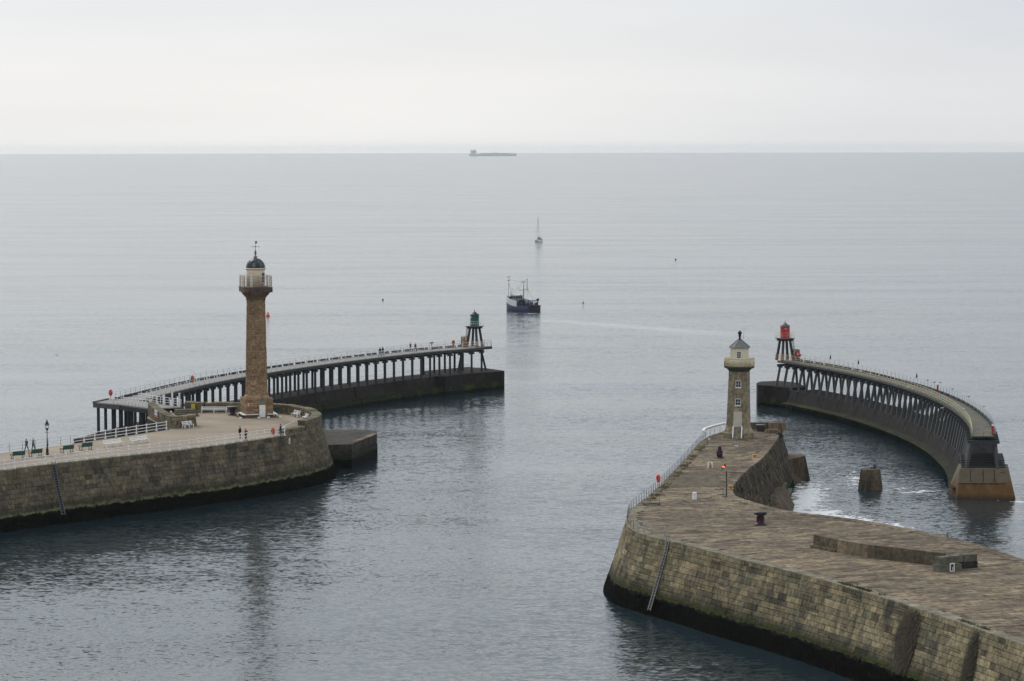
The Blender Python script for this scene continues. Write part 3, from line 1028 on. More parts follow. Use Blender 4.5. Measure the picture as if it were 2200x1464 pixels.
def timber_pier(label, cl, hw, near, splay, deckmat, pilemat, base_prof, base_cl, base_mat, bent_step, rail_label, rail_mats, loc, kerb_side, post_step=2.2, skiprail=None):
    """cl: centre line samples; near = +1 if the side facing the harbour lies right of travel"""
    root = thing('timber_pier', label, 'pier', loc)
    cl1 = cl
    mb = MB()
    base_strip('concrete_base', base_cl, base_prof, base_mat, root)
    mb = MB()
    prof = [(-hw, ZX - .16), (-hw, ZX), (hw, ZX), (hw, ZX - .16), (-hw, ZX - .16)]
    strip_mesh(mb, [[(p[0] + t[1] * o, p[1] - t[0] * o, z) for o, z in prof] for p, t in cl1])
    part('deck', mb, deckmat, root, True)
    eb_ = .58 if splay[0] < .5 else .36
    for o in (-hw + .12, hw - .12):
        mb = MB()
        prof = [(o - .15, ZX - eb_), (o - .15, ZX - .165), (o + .15, ZX - .165), (o + .15, ZX - eb_), (o - .15, ZX - eb_)]
        strip_mesh(mb, [[(p[0] + t[1] * q, p[1] - t[0] * q, z) for q, z in prof] for p, t in cl1])
        part('edge_beam', mb, pilemat, root, True)
    # kerb baulks along the open-sea edge
    for i in range(0, len(cl1) - 4, 4):
        mb = MB()
        o = -near * (hw - .18) if kerb_side < 0 else near * (hw - .18)
        a, b = cl1[i], cl1[min(i + 3, len(cl1) - 1)]
        pa = (a[0][0] + a[1][1] * o, a[0][1] - a[1][0] * o, ZX + .2)
        pb = (b[0][0] + b[1][1] * o, b[0][1] - b[1][0] * o, ZX + .2)
        mb.beam(pa, pb, .3, .34, tint=random.random())
        part('kerb_baulk', mb, pilemat, root, True)
    bents = every([p for p, t in cl1], bent_step)
    for k, (p, t) in enumerate(bents):
        nx, ny = t[1], -t[0]
        mb = MB()
        c = (p[0], p[1], ZX - .98)
        a = (p[0] - nx * (hw + .5), p[1] - ny * (hw + .5), ZX - .79)
        b = (p[0] + nx * (hw + .5), p[1] + ny * (hw + .5), ZX - .79)
        mb.beam(a, b, .46, .42, tint=random.random())
        part('cap_beam', mb, pilemat, root, True)
        for sgn in (-1, 1):
            top = (p[0] + nx * sgn * (hw - splay[1]), p[1] + ny * sgn * (hw - splay[1]), ZX - 1.0)
            fo_ = splay[0] if sgn == near else splay[2]
            foot = (p[0] + nx * sgn * (hw + fo_), p[1] + ny * sgn * (hw + fo_), ZB - .12)
            mb = MB()
            jit = random.uniform(-.06, .06)
            mb.beam(foot, top, .42 + jit * .5, .42, tint=random.random())
            part('pile', mb, PILE2 if splay[0] > .5 else pilemat, root, True)
            mb = MB()
            fx, fy = top[0] - foot[0], top[1] - foot[1]
            mb.beam((top[0] - t[0] * .75, top[1] - t[1] * .75, ZX - 1.11), (top[0] + t[0] * .75, top[1] + t[1] * .75, ZX - 1.11), .34, .22, tint=random.random())
            part('corbel', mb, pilemat, root, True)
    return root

def railing(label, path, z, h, step, rails, mat, post_r=.035, rail_r=.028, foot=0.0, group=None, zf=None, postmat=None, name='railing', cap=False):
    """posts and rails along a plan path"""
    mid = path[len(path) // 2]
    root = thing(name, label, 'railing', (mid[0], mid[1], z), 0, group)
    ev = every(path, step)
    ev[-1:] = [ev[-1]] if math.dist(ev[-1][0], path[-1]) < step * .5 else [ev[-1], (path[-1], ev[-1][1])]
    me0 = MB()
    me0.tube([(0, 0, 0), (0, 0, h)], post_r, 6)
    if foot:
        me0.lathe([(foot, 0), (foot, .05), (foot * .55, .22), (post_r, .34)], 8)
    if cap:
        me0.ball((0, 0, h + .03), post_r * 1.9, 8)
        for f_ in rails[1:]:
            me0.ball((0, 0, h * f_), post_r * 1.6, 8)
    o0 = None
    for (p, t) in ev:
        if o0 is None:
            o = part('post', me0, postmat or mat, root)
            o0 = o
        else:
            o = o0.copy()
            COL.objects.link(o)
        o.location = (p[0] - mid[0], p[1] - mid[1], 0)
    for f_ in rails:
        mb = MB()
        mb.tube([(p[0], p[1], z + h * f_) for p, t in ev], rail_r, 5)
        part('rail', mb, mat, root, True)
    return root

# west extension
WCL = centre(XW, 436.0, 551.7, 1.0)
WBCL = [( (p[0], p[1]), t) for p, t in centre(XW, 423.0, 546.0, 3.0)]
ext_w = timber_pier('long curved timber pier on dark concrete ending in the green beacon', WCL, 2.15, 1, (.0, .0, .0), BOARD, PILE,
    [(-4.6, -2), (-4.2, 1.3), (-3.6, ZB), (2.7, ZB), (3.2, 1.35), (4.3, 1.28), (5.2, -2)], WBCL, CONC, 3.0, '', None, (-40, 490, 0), -1)
# end block of the base
mb = MB()
endp = [(-15.2, 536.8), (-12.9, 535.9), (-9.5, 541.5), (-2.0, 548.2), (-1.5, 549.4), (-2.2, 551), (-5.5, 556.5), (-9, 559), (-18, 549)]
mb.prism(endp, -2, ZB + .06)
part('end_block', mb, CONC, ext_w, True)
for (x, y) in ((-6.2, 544.7),):
    mb = MB()
    mb.box((x, y, 1.6), (.14, .14, 3.4))
    part('joint', mb, JOINT, ext_w, True)
# vertical construction joints and a horizontal ledge line on the base
wb = every([p for p, t in WBCL], 14.0)
for p, t in wb[3:]:
    mb = MB()
    a = (p[0] + t[1] * 2.69, p[1] - t[0] * 2.69)
    b = (p[0] + t[1] * 3.19, p[1] - t[0] * 3.19)
    mb.beam((a[0], a[1], ZB + .02), (b[0], b[1], 1.36), .13, .09)
    a2 = (p[0] + t[1] * 4.30, p[1] - t[0] * 4.30)
    b2 = (p[0] + t[1] * 5.18, p[1] - t[0] * 5.18)
    mb.beam((a2[0], a2[1], 1.26), (b2[0], b2[1], -1.9), .13, .09)
    part('joint', mb, JOINT, ext_w, True)

# link arm between the stone pier and the extension, on piles
link = thing('timber_walkway', 'short timber walkway from the stone pier to the curved timber pier', 'walkway', (-59, 429, ZX))
LK = [(-64.6, 431.9), (-60.2, 427.9), (-54.9, 421.6), (-50.3, 423.9), (-54.8, 429.6), (-58.6, 435.2), (-62.9, 437.2)]
mb = MB()
mb.prism(LK, ZX - .17, ZX + .005)
part('deck', mb, BOARD, link, True)
mb = MB()
mb.beam((-64.9, 431.9, ZX - .42), (-60.3, 427.9, ZX - .42), .5, .72, tint=.9)
mb.beam((-64.9, 431.6, ZX + .02), (-63.5, 437.0, ZX + .02), .45, .3, tint=.9)
part('edge_beam', mb, PILE2, link, True)
mb = MB()
mb.beam((-60.3, 427.95, ZX - .50), (-54.9, 421.6, ZX - .50), .3, .62, tint=.3)
mb.beam((-50.4, 423.9, ZX - .50), (-58.6, 435.2, ZX - .50), .3, .62, tint=.3)
mb.beam((-64.7, 431.9, ZX - .50), (-62.8, 437.4, ZX - .50), .3, .62, tint=.3)
part('edge_beam', mb, PILE, link, True)
for (x, y) in ((-64.3, 432.1), (-63.0, 430.9), (-61.7, 429.8), (-60.4, 428.6), (-62.4, 435.0), (-60.2, 433.1), (-59.0, 431.7), (-58.3, 426.3), (-57.0, 430.6), (-56.6, 424.3), (-55.2, 428.3), (-53.4, 426.2)):
    mb = MB()
    mb.beam((x, y, .5), (x, y, ZX - .17), .42, .42, tint=random.random())
    part('pile', mb, PILE, link, True)

# east extension
ECL = centre(XE, 379.6, 514.0, 1.0)
EBCL = centre(XE, 379.2, 507.0, 3.0)
ext_e = timber_pier('sweeping timber pier on splayed legs ending in the red beacon', ECL, 1.65, -1, (.75, .05, .30), BOARD2, PILE,
    [(-3.95, -2), (-3.55, 1.22), (-3.25, 1.3), (-2.6, ZB), (2.9, ZB), (3.9, -2)], EBCL, CONC, 3.0, '', None, (63, 445, 0), -1)
mb = MB()
mb.prism([(45.35, 513.2), (46.2, 512.0), (47.5, 511.0), (50.5, 506.5), (54, 508), (53, 518), (50, 522), (46.5, 520.5), (45.4, 517)], -2, ZB + .35)
part('end_block', mb, CONC, ext_e, True)
mb = MB()
T0, T1 = [(61.15, 379.4), (67.6, 379.1), (68.6, 384.5), (61.9, 385)], [(60.3, 377.0), (68.5, 375.8), (70.0, 386), (60.2, 387)]
vs_ = [(x, y, -1.2) for x, y in T1] + [(x, y, 3.9) for x, y in T0]
mb.add(vs_, [(i, (i + 1) % 4, 4 + (i + 1) % 4, 4 + i) for i in range(4)] + [(4, 5, 6, 7)])
part('end_block', mb, RUSTC, ext_e, True)
mb = MB()
mb.beam((60.78, 378.35, 1.95), (67.98, 377.95, 1.95), .1, .06)
for k in (.25, .5, .72):
    mb.beam((60.75 + k * 7, 378.6 - k * .5, 2.2), (60.95 + k * 6.7, 379.35 - k * .3, 3.8), .05, .05)
part('joint', mb, JOINT, ext_e, True)
# sleepers under the near end and the dark stair flight
for k in range(9):
    mb = MB()
    y = 380.2 + k * 1.5
    mb.box((XE(y), y, 3.98 + .14 * min(k, 3)), (6.0, .5, .25), tint=.0)
    part('sleeper', mb, BLACK, ext_e, True)
eb = every([p for p, t in EBCL], 9.0)
for p, t in eb[1:]:
    mb = MB()
    mb.beam((p[0] - t[1] * 2.58, p[1] + t[0] * 2.58, ZB + .01), (p[0] - t[1] * 3.18, p[1] + t[0] * 3.18, 1.3), .12, .09)
    mb.beam((p[0] - t[1] * 3.54, p[1] + t[0] * 3.54, 1.2), (p[0] - t[1] * 3.93, p[1] + t[0] * 3.93, -1.9), .12, .09)
    part('joint', mb, JOINT, ext_e, True)
mb = MB()
strip_mesh(mb, [[(p[0] - t[1] * 4.68, p[1] + t[0] * 3.62, 1.12), (p[0] - t[1] * 3.62, p[1] + t[0] * 3.62, 1.28), (p[0] - t[1] * 3.18, p[1] + t[0] * 3.18, 1.38)] for p, t in EBCL], closed_ends=False)
part('ledge_course', mb, CONC, ext_e, True)
mb = MB()
strip_mesh(mb, [[(p[0] + t[1] * 4.38, p[1] - t[0] * 4.38, 1.2), (p[0] + t[1] * 4.38, p[1] - t[0] * 4.38, 1.36), (p[0] + t[1] * 3.12, p[1] - t[0] * 3.12, 1.42)] for p, t in WBCL], closed_ends=False)
part('ledge_course', mb, CONC, ext_w, True)

# railings on both extensions
railing('white rail on the harbour side of the curved timber pier with the green beacon', offs(WCL[3:], 2.02), ZX, 1.1, 2.2, (1.0, .55), WHITE, .045, .03)
railing('thin grey rail on the open-sea side of the curved timber pier with the green beacon', offs(WCL, -2.02), ZX, 1.15, 2.2, (1.0, .66, .33), GALV, .03, .016)
railing('thin rail across the sea end of the timber pier under the green beacon', [offs(WCL, -2.0)[-1], offs(WCL, 2.0)[-1]], ZX, 1.15, 1.3, (1.0, .66, .33), GALV, .04, .02)
railing('white rail on the near edge of the short timber walkway', [(-61.6, 429.6), (-60.1, 428.2), (-55.0, 422.3)], ZX, 1.15, .98, (1.0, .66, .33), WHITE, .05, .04)
railing('white rail on the inner edge of the short timber walkway beside thick white posts', [(-58.4, 434.8), (-54.9, 429.5), (-50.5, 424.1)], ZX, 1.15, 1.25, (1.0, .66, .33), WHITE, .05, .04)
for k, (x, y, h_) in enumerate(((-55.9, 430.6, .55), (-54.8, 429.0, 1.05), (-53.5, 427.2, 1.5), (-51.9, 424.7, 2.1), (-50.7, 423.9, 2.1))):
    mb = MB()
    mb.box((x, y, ZX + h_ / 2), (.24 if k != 2 else .34, .24, h_), tint=.5)
    mb.box((x, y, ZX + h_ + .02), (.3 if k != 2 else .4, .3, .05))
    tag(part('white_post', mb, WHITE), ['lowest stubby white gate post on the timber walkway', 'short white gate post second from the walkway\'s sea end', 'broadest white gate post half way along the walkway rail', 'tall white gate post one short of the stone pier', 'tall white gate post nearest the yellow notice'][k], 'post', 'white gate posts on the timber walkway')
railing('rusty pale rail on the harbour side of the sweeping pier with the red beacon', offs(ECL, -1.55), ZX, 1.15, 2.0, (1.0, .62, .3), paint('cream_rust_rail', (.55, .49, .33), .7, .2, .3), .045, .036)
railing('thin grey rail on the open-sea side of the sweeping pier with the red beacon', offs(ECL, 1.55), ZX, 1.2, 2.0, (1.0, .62), GALV, .032, .012)
railing('pale rail across the landward end of the sweeping timber pier', [offs(ECL, -1.6)[0], offs(ECL, 1.6)[0]], ZX, 1.15, 1.6, (1.0, .5), RUSTW, .035, .025)
railing('rusty rail across the sea end of the sweeping pier below the red beacon', [offs(ECL, -1.6)[-1], offs(ECL, 1.6)[-1]], ZX, 1.15, 1.1, (1.0, .62, .3), RUST, .04, .02)
# wire stays low between the piles
for nm, lab, cl_, o in (('safety_wire', 'low wire strung along the piles of the green-beacon pier', WCL, -2.2), ('safety_wire', 'low wire strung along the legs of the red-beacon pier', ECL, 2.6)):
    root = thing(nm, lab, 'wire', (*cl_[len(cl_) // 2][0], ZB))
    for z in (.35, .7, 1.05):
        mb = MB()
        pth = offs(cl_, o)
        mb.tube([(x, y, ZB + z) for x, y in pth[::3]], .018, 4)
        part('strand', mb, IRON, root, True)

# harbour rails on the stone pier
P_ = [WW.at(d, ZD, -.22) for d in [i * 1.0 for i in range(int(head_d0))]]
railing('white cast rail along the harbour edge of the lighthouse pier walkway', [(p.x, p.y) for p in P_] + [(-31.9, 389.7)], ZD, 1.12, 1.75, (1.0, .62, .24), WHITE, .065, .05, foot=.16, cap=True)
railing('white cast rail on the sea side of the pier below the ramp wall', [(-60.0, 379.8), (-54.6, 389.2), (-49.4, 398.4)], ZD, 1.12, 2.35, (1.0, .62, .24), WHITE, .065, .05, foot=.16, cap=True)
railing('thin grey rail along the sea edge behind the green benches', [(-104, 318), (-85, 343.6), (-68.0, 368.2), (-60.3, 379.5)], ZD, 1.1, 2.45, (1.0, .62, .24), GALV, .035, .014)
mb = MB()
mb.tube([(-31.85, 389.9, 8.45), (-32.3, 391.8, 8.55), (-31.9, 394.2, 8.6), (-31.0, 395.9, 8.9)], .035, 6)
tag(part('hand_rail', mb, WHITE), 'short white handrail curving up to the curved parapet', 'handrail')

# rails on the brown pier
EL_ = [EW.at(d, ZD, -.15) for d in [EW.nearest(26.2, 383.5) + i * 1.0 for i in range(400)] if d < EW.nearest(12.9, 293.5)]
railing('thin grey stanchions and wire along the left edge of the brown pier', [(p.x, p.y) for p in EL_], ZD, 1.05, 1.75, (1.0, .5), IRON, .03, .010)
railing('thick white handrail beside the cream lantern lighthouse', [(26.35, 384.0), (26.9, 387.5), (28.4, 391.5), (30.2, 395.0), (30.9, 395.4)], ZD, 1.05, 2.0, (1.0,), WHITE, .05, .15)
railing('grey two-bar corner rail above the long ladder on the brown pier', [(13.3, 293.0), (14.2, 290.2), (16.2, 288.6)], ZD, 1.1, 1.7, (1.0, .5), GALV, .035, .035)

# ------------------------------------------------------------------ tall west lighthouse
class Round:
    """surface of revolution for masonry: path length measured at radius 1.5"""
    def __init__(s, c, prof):
        s.c, s.prof, s.len = c, prof, 2 * math.pi * 1.5
    def r(s, z):
        for (z0, r0), (z1, r1) in zip(s.prof, s.prof[1:]):
            if z <= z1:
                return r0 + (r1 - r0) * (z - z0) / (z1 - z0)
        return s.prof[-1][1]
    def at(s, d, z, outw=0):
        a = d / 1.5 - math.pi / 2
        r = s.r(z) + outw
        return Vector((s.c[0] + r * math.cos(a), s.c[1] + r * math.sin(a), z))

class Poly:
    """regular polygon tower for masonry, one face towards -Y before turning"""
    def __init__(s, c, n, prof, rot):
        s.c, s.n, s.prof, s.rot, s.len = c, n, prof, rot, float(n)
    r = Round.r
    def at(s, d, z, outw=0):
        k = int(min(max(d, 0), s.n - 1e-9))
        t = d - k
        R_ = (s.r(z) + outw) / math.cos(math.pi / s.n)      # r is the apothem
        a0 = -math.pi / 2 - math.pi / s.n + 2 * math.pi * k / s.n + s.rot
        a1 = a0 + 2 * math.pi / s.n
        return Vector((s.c[0] + R_ * (math.cos(a0) * (1 - t) + math.cos(a1) * t), s.c[1] + R_ * (math.sin(a0) * (1 - t) + math.sin(a1) * t), z))

def rect_rot(c, hx, hy, rot):
    ca, sa = math.cos(rot), math.sin(rot)
    return [(c[0] + x * ca - y * sa, c[1] + x * sa + y * ca) for x, y in ((-hx, -hy), (hx, -hy), (hx, hy), (-hx, hy))]

LC = (-38.35, 417.6)
LR = R(15.5)
def lpt(x, y, z, c=LC, r=LR):
    return (c[0] + x * math.cos(r) - y * math.sin(r), c[1] + x * math.sin(r) + y * math.cos(r), z)

lh = thing('tall_lighthouse', 'tall slender brown stone lighthouse with white lantern room and black dome', 'lighthouse', (*LC, ZD))
colprof = [(10.35, 1.86), (10.75, 1.70), (11.2, 1.66), (25.4, 1.38), (25.7, 1.40)]
mb = MB()
mb.lathe([(r - .11, z) for z, r in colprof], 40, (*LC, 0))
part('column_core', mb, MORTAR2, lh, True)
masonry(Round(LC, colprof), 10.8, 25.65, .33, .4, .82, 'column_stone', 'column_stonework', WTOWER, lh, 290, rough=.025, gap=.013, bev=.018, seed=41, cvar=.15)
# plinth
hp = 2.08
sq = Poly(LC, 4, [(ZD, hp), (10.1, hp - .02)], LR)
mb = MB()
mb.prism(rect_rot(LC, hp - .05, hp - .05, LR), ZD, 10.12)
part('plinth_core', mb, MORTAR2, lh, True)
masonry(sq, ZD + .02, 10.08, .33, .16, .34, 'plinth_stone', 'plinth_stonework', WTOWER, lh, 90, rough=.05, gap=.012, bev=.02, seed=42, breaks=(1, 2, 3), d1=4.0, skip=lambda d, z: d < 1 and abs(d - .615) < .14 and z < 9.5)
mb = MB()
vs_, n_ = [], 4
prof_ = [(hp + .10, 10.1), (hp + .12, 10.28), (hp - .08, 10.36), (1.9, 10.5), (1.84, 10.75)]
mb.prism(rect_rot(LC, hp + .08, hp + .08, LR), 10.1, 10.3, tint=.45)
mb.lathe([(2.06, 10.3), (2.02, 10.42), (1.88, 10.52), (1.84, 10.62), (1.72, 10.82)], 36, (*LC, 0), tint=.45)
part('plinth_cap', mb, WTOWER, lh, True)
# capital and gallery slab
mb = MB()
mb.lathe([(1.44, 25.0), (1.50, 25.1), (1.46, 25.2), (1.50, 25.35), (1.72, 25.6), (2.0, 25.9), (2.12, 26.05), (2.14, 26.22)], 40, (*LC, 0), tint=.15)
part('capital', mb, paint('dark_capital_stone', (.15, .108, .07), .85, .45), lh, True)
hg = 2.16
mb = MB()
mb.prism(rect_rot(LC, hg, hg, LR), 26.2, 26.92)
mb.prism(rect_rot(LC, hg + .04, hg + .04, LR), 26.86, 26.95)
gal = part('gallery_slab', mb, paint('stained_gallery', (.095, .075, .06), .8, .5, .3, 1.5), lh, True)
# lantern room
mb = MB()
mb.lathe([(1.36, 26.94), (1.36, 29.55), (1.33, 29.6)], 40, (*LC, 0))
lan = part('lantern_room', mb, IVORY, lh, True)
mb = MB()
mb.lathe([(1.36, 29.48), (1.50, 29.6), (1.56, 29.68), (1.56, 29.76), (1.40, 29.8)], 40, (*LC, 0))
part('cornice', mb, IVORY, lh, True)
mb = MB()
mb.lathe([(1.41, 29.78)] + [(1.41 * math.cos(R(a)), 29.8 + 1.42 * math.sin(R(a))) for a in range(8, 88, 8)] + [(.1, 31.2)], 40, (*LC, 0))
dome = part('dome', mb, DOME, lh, True)
mb = MB()
for k in range(12):
    a = 2 * math.pi * k / 12 + .1
    mb.tube([(LC[0] + 1.425 * math.cos(R(e_)) * math.cos(a), LC[1] + 1.425 * math.cos(R(e_)) * math.sin(a), 29.8 + 1.435 * math.sin(R(e_))) for e_ in range(2, 82, 8)], .018, 4)
stuff(part('dome_rib', mb, DOME, lh, True))
mb = MB()
mb.lathe([(.30, 31.05), (.31, 31.2), (.22, 31.25), (.22, 31.38), (.33, 31.42), (.33, 31.5), (.12, 31.55), (.10, 31.75), (.2, 31.85), (.12, 31.95), (.2, 32.1), (.07, 32.35), (.03, 32.65)], 14, (*LC, 0))
part('finial', mb, LEAD, lh, True)
mb = MB()
mb.tube([(*LC, 32.5), (*LC, 33.75)], .025, 6)
vx = math.cos(LR * 0)
mb.tube([(LC[0] - .7, LC[1], 32.98), (LC[0] + .7, LC[1], 32.93)], .03, 6)
mb.tube([(LC[0], LC[1] - .7, 32.95), (LC[0], LC[1] + .7, 32.95)], .03, 6)
mb.ball((*LC, 32.95), .1, 8)
mb.box((LC[0] + .10, LC[1], 33.6), (.26, .05, .34))
mb.box((LC[0] + .2, LC[1], 33.72), (.12, .05, .1))
part('weather_vane', mb, BLACK, lh, True)
# lantern door and window, curved onto the drum
def drum_patch(mb, c, r, a0, a1, z0, z1, t_=.05, n=4):
    vs_ = []
    for i in range(n + 1):
        a = a0 + (a1 - a0) * i / n
        for rr in (r - t_, r):
            for z in (z0, z1):
                vs_.append((c[0] + rr * math.cos(a), c[1] + rr * math.sin(a), z))
    fs = []
    for i in range(n):
        b, d = i * 4, i * 4 + 4
        fs += [(b + 2, d + 2, d + 3, b + 3), (b + 3, d + 3, d + 1, b + 1), (b, d, d + 2, b + 2)]
    fs += [(0, 2, 3, 1), (n * 4, n * 4 + 1, n * 4 + 3, n * 4 + 2)]
    mb.add(vs_, fs)
def ang(fx, r=1.36):
    """angle on the drum whose picture offset is fx (fraction of radius) as seen from the south"""
    return -math.pi / 2 + math.asin(fx) + .09
mb = MB()
drum_patch(mb, LC, 1.39, ang(-.62), ang(-.33), 27.0, 28.75)
part('lantern_door', mb, WHITE, lh, True)
mb = MB()
drum_patch(mb, LC, 1.385, ang(.62), ang(.97), 27.55, 29.15)
fr = part('lantern_window', mb, WHITE, lh, True)
for (f0, f1, z0, z1) in ((.66, .78, 27.62, 27.98), (.66, .78, 28.04, 28.52), (.66, .78, 28.58, 29.09), (.81, .95, 27.62, 27.98), (.81, .95, 28.04, 28.52), (.81, .95, 28.58, 29.09)):
    mb = MB()
    drum_patch(mb, LC, 1.40, ang(f0), ang(f1), z0, z1, .03, 2)
    part('pane', mb, GLASSD, fr, True)
# gallery railing
gr = [lpt(x, y, 26.95) for x, y in ((-2.05, -2.05), (2.05, -2.05), (2.05, 2.05), (-2.05, 2.05))]
for k in range(4):
    a, b = Vector(gr[k]), Vector(gr[(k + 1) % 4])
    for f_ in (0, .18, .5, .82):
        mb = MB()
        p = a + (b - a) * f_
        mb.tube([p, p + Vector((0, 0, 1.7))], .045, 6)
        part('rail_post', mb, RUSTW, lh, True)
for z in (.27, .51, .75, .99, 1.23, 1.47, 1.69):
    mb = MB()
    ps = [Vector(g_) + Vector((0, 0, z)) for g_ in gr]
    for a, b in zip(ps, ps[1:] + ps[:1]):
        mb.tube([a, b], .022, 4)
    part('rail_bar', mb, RUSTW, lh, True)
# door, plaque, sign, bench and kerb round the plinth
def face_box(mb, x0, x1, z0, z1, d0, d1, c=LC, r=LR, h=hp, tint=.5):
    a = [lpt(x, -h - d, z, c, r) for x, d, z in ((x0, d0, z0), (x1, d0, z0), (x1, d1, z0), (x0, d1, z0), (x0, d0, z1), (x1, d0, z1), (x1, d1, z1), (x0, d1, z1))]
    mb.add(a, [(0, 1, 2, 3), (7, 6, 5, 4), (0, 4, 5, 1), (1, 5, 6, 2), (2, 6, 7, 3), (3, 7, 4, 0)], tint)
def flush_box(name, x0, x1, z0, z1, d1, mat, parent, **kw):
    mb = MB()
    face_box(mb, x0, x1, z0, z1, -.1, d1, **kw)
    return part(name, mb, mat, parent, True)
dx = .46
flush_box('door_frame', dx - .56, dx + .56, ZD + .02, 9.44, .06, WTOWER, lh)
dr = flush_box('door', dx - .46, dx + .46, ZD + .04, 9.36, .09, WHITE, lh)
for i in (0, 1):
    for (z0, z1) in ((7.75, 8.35), (8.5, 9.2)):
        flush_box('door_panel', dx - .38 + i * .4, dx - .02 + i * .4, z0, z1, .11, WHITE, dr)
flush_box('door_handle', dx - .42, dx - .36, 8.45, 8.58, .15, OCHRE, dr)
flush_box('plaque', dx - .45, dx + .45, 9.62, 10.02, .08, SLATE, lh)
sg = flush_box('red_sign', -1.82, -1.42, 9.2, 9.76, .09, REDSIGN, lh)
for (a, b, z0, z1) in ((-1.78, -1.46, 9.62, 9.67), (-1.76, -1.5, 9.50, 9.56), (-1.74, -1.48, 9.40, 9.45), (-1.78, -1.46, 9.28, 9.34)):
    flush_box('print_line', a, b, z0, z1, .1, WHITE, sg)
def outline_box(name, mat, parent, pts_, w_, z0, z1):
    for a, b in zip(pts_, pts_[1:]):
        mb = MB()
        A, B = lpt(*a, 0), lpt(*b, 0)
        mb.beam((A[0], A[1], (z0 + z1) / 2), (B[0], B[1], (z0 + z1) / 2), w_, z1 - z0)
        part(name, mb, mat, parent, True)
bo = hp + .42
bench = thing('plinth_bench', 'white slab bench running round the foot of the tall lighthouse', 'bench', (*lpt(0, -bo, 0)[:2], ZD))
outline_box('seat_slab', WHITE, bench, [(-bo + .2, 1.9), (-bo + .2, -bo - .2)], .55, ZD + .44, ZD + .53)
outline_box('seat_slab', WHITE, bench, [(-bo + .48, -bo + .2), (dx - .62, -bo + .2)], .55, ZD + .44, ZD + .53)
outline_box('seat_slab', WHITE, bench, [(dx + .75, -bo + .2), (bo + .2, -bo + .2)], .55, ZD + .44, ZD + .53)
outline_box('seat_slab', WHITE, bench, [(bo - .2 + .2, -bo + .5), (bo, 1.9)], .5, ZD + .44, ZD + .53)
for x in (-bo + .3, -1.2, dx - .75, dx + .9, 1.75, bo - .05):
    mb = MB()
    A = lpt(x, -bo + .2, ZD + .22)
    mb.box(A, (.12, .4, .44), LR)
    part('bench_leg', mb, PALEC, bench, True)
for y in (-1.2, 0, 1.3):
    mb = MB()
    mb.box(lpt(-bo + .2, y, ZD + .22), (.4, .12, .44), LR)
    part('bench_leg', mb, PALEC, bench, True)
ko = 3.0
outline_box('kerb', PALEC, lh, [(-ko, 2.6), (-ko, -ko)], .16, ZD, ZD + .16)
outline_box('kerb', PALEC, lh, [(-ko, -ko), (dx - .7, -ko)], .16, ZD, ZD + .165)
outline_box('kerb', PALEC, lh, [(dx + .75, -ko), (ko + .05, -ko)], .16, ZD, ZD + .16)
for x in (-ko, dx - .7, dx + .75, ko):
    mb = MB()
    mb.box(lpt(x, -ko, ZD + .1), (.4, .24, .2), LR)
    part('kerb_end', mb, WHITE, lh, True)

# ------------------------------------------------------------------ short east lighthouse
EC = (31.45, 386.6)
ERt = R(-7.5)
el = thing('short_lighthouse', 'short octagonal stone lighthouse with cream lantern, grey roof and white door', 'lighthouse', (*EC, ZD))
def ept(x, y, z):
    return lpt(x, y, z, EC, ERt)
def oct_ring(ap, z):
    Rr = ap / math.cos(math.pi / 8)
    return [(EC[0] + Rr * math.cos(-math.pi / 2 - math.pi / 8 + k * math.pi / 4 + ERt), EC[1] + Rr * math.sin(-math.pi / 2 - math.pi / 8 + k * math.pi / 4 + ERt), z) for k in range(8)]
def oct_solid(prof, tint=.5):
    mb = MB()
    rings = [oct_ring(a, z) for a, z in prof]
    vs_ = [p for r_ in rings for p in r_]
    fs = []
    for i in range(len(rings) - 1):
        for k in range(8):
            l = (k + 1) % 8
            fs.append((i * 8 + k, i * 8 + l, i * 8 + 8 + l, i * 8 + 8 + k))
    fs.append(tuple(range(7, -1, -1)))
    fs.append(tuple(range((len(rings) - 1) * 8, len(rings) * 8)))
    mb.add(vs_, fs, tint)
    return mb
tprof = [(9.0, 1.66), (9.3, 1.62), (16.75, 1.40)]
part('tower_core', oct_solid([(1.58, 8.3), (1.58, 9.0), (1.35, 16.8)]), MORTAR2, el, True)
part('base_step', oct_solid([(2.12, ZD - .02), (2.12, 8.0), (2.16, 8.02), (2.16, 8.18), (2.02, 8.28)], .7), ETOWER, el, True)
part('base_batter', oct_solid([(1.98, 8.2), (1.94, 8.45), (1.78, 8.75), (1.70, 9.02)], .5), ETOWER, el, True)
masonry(Poly(EC, 8, tprof, ERt), 9.0, 16.7, .47, .42, 1.0, 'tower_stone', 'tower_stonework', ETOWER, el, 150, rough=.03, gap=.008, bev=.015, seed=51, breaks=tuple(range(1, 8)), d1=8.0)
part('gallery', oct_solid([(1.40, 16.7), (1.46, 16.85), (1.52, 16.9), (1.75, 17.12), (2.0, 17.22), (2.08, 17.26), (2.08, 17.42), (2.0, 17.44)]), paint('dark_gallery_stone', (.075, .07, .06), .85, .4), el, True)
part('lantern_skirt', oct_solid([(1.42, 17.44), (1.40, 18.15), (1.30, 18.3)]), CREAM, el, True)
part('lantern_room', oct_solid([(1.25, 18.25), (1.23, 20.05)]), CREAM, el, True)
part('roof', oct_solid([(1.40, 19.98), (1.40, 20.06), (.30, 21.05), (.26, 21.12)]), LEAD, el, True)
mb = MB()
for k in range(8):
    a, b = oct_ring(1.41, 20.08)[k], oct_ring(.29, 21.08)[k]
    mb.tube([a, b], .035, 5)
stuff(part('roof_rib', mb, LEAD, el, True))
mb = MB()
mb.lathe([(.30, 21.0), (.30, 21.12), (.2, 21.16), (.14, 21.3), (.15, 21.55), (.24, 21.62), (.24, 21.68), (.15, 21.72), (.15, 21.8)], 14, (*EC, 0))
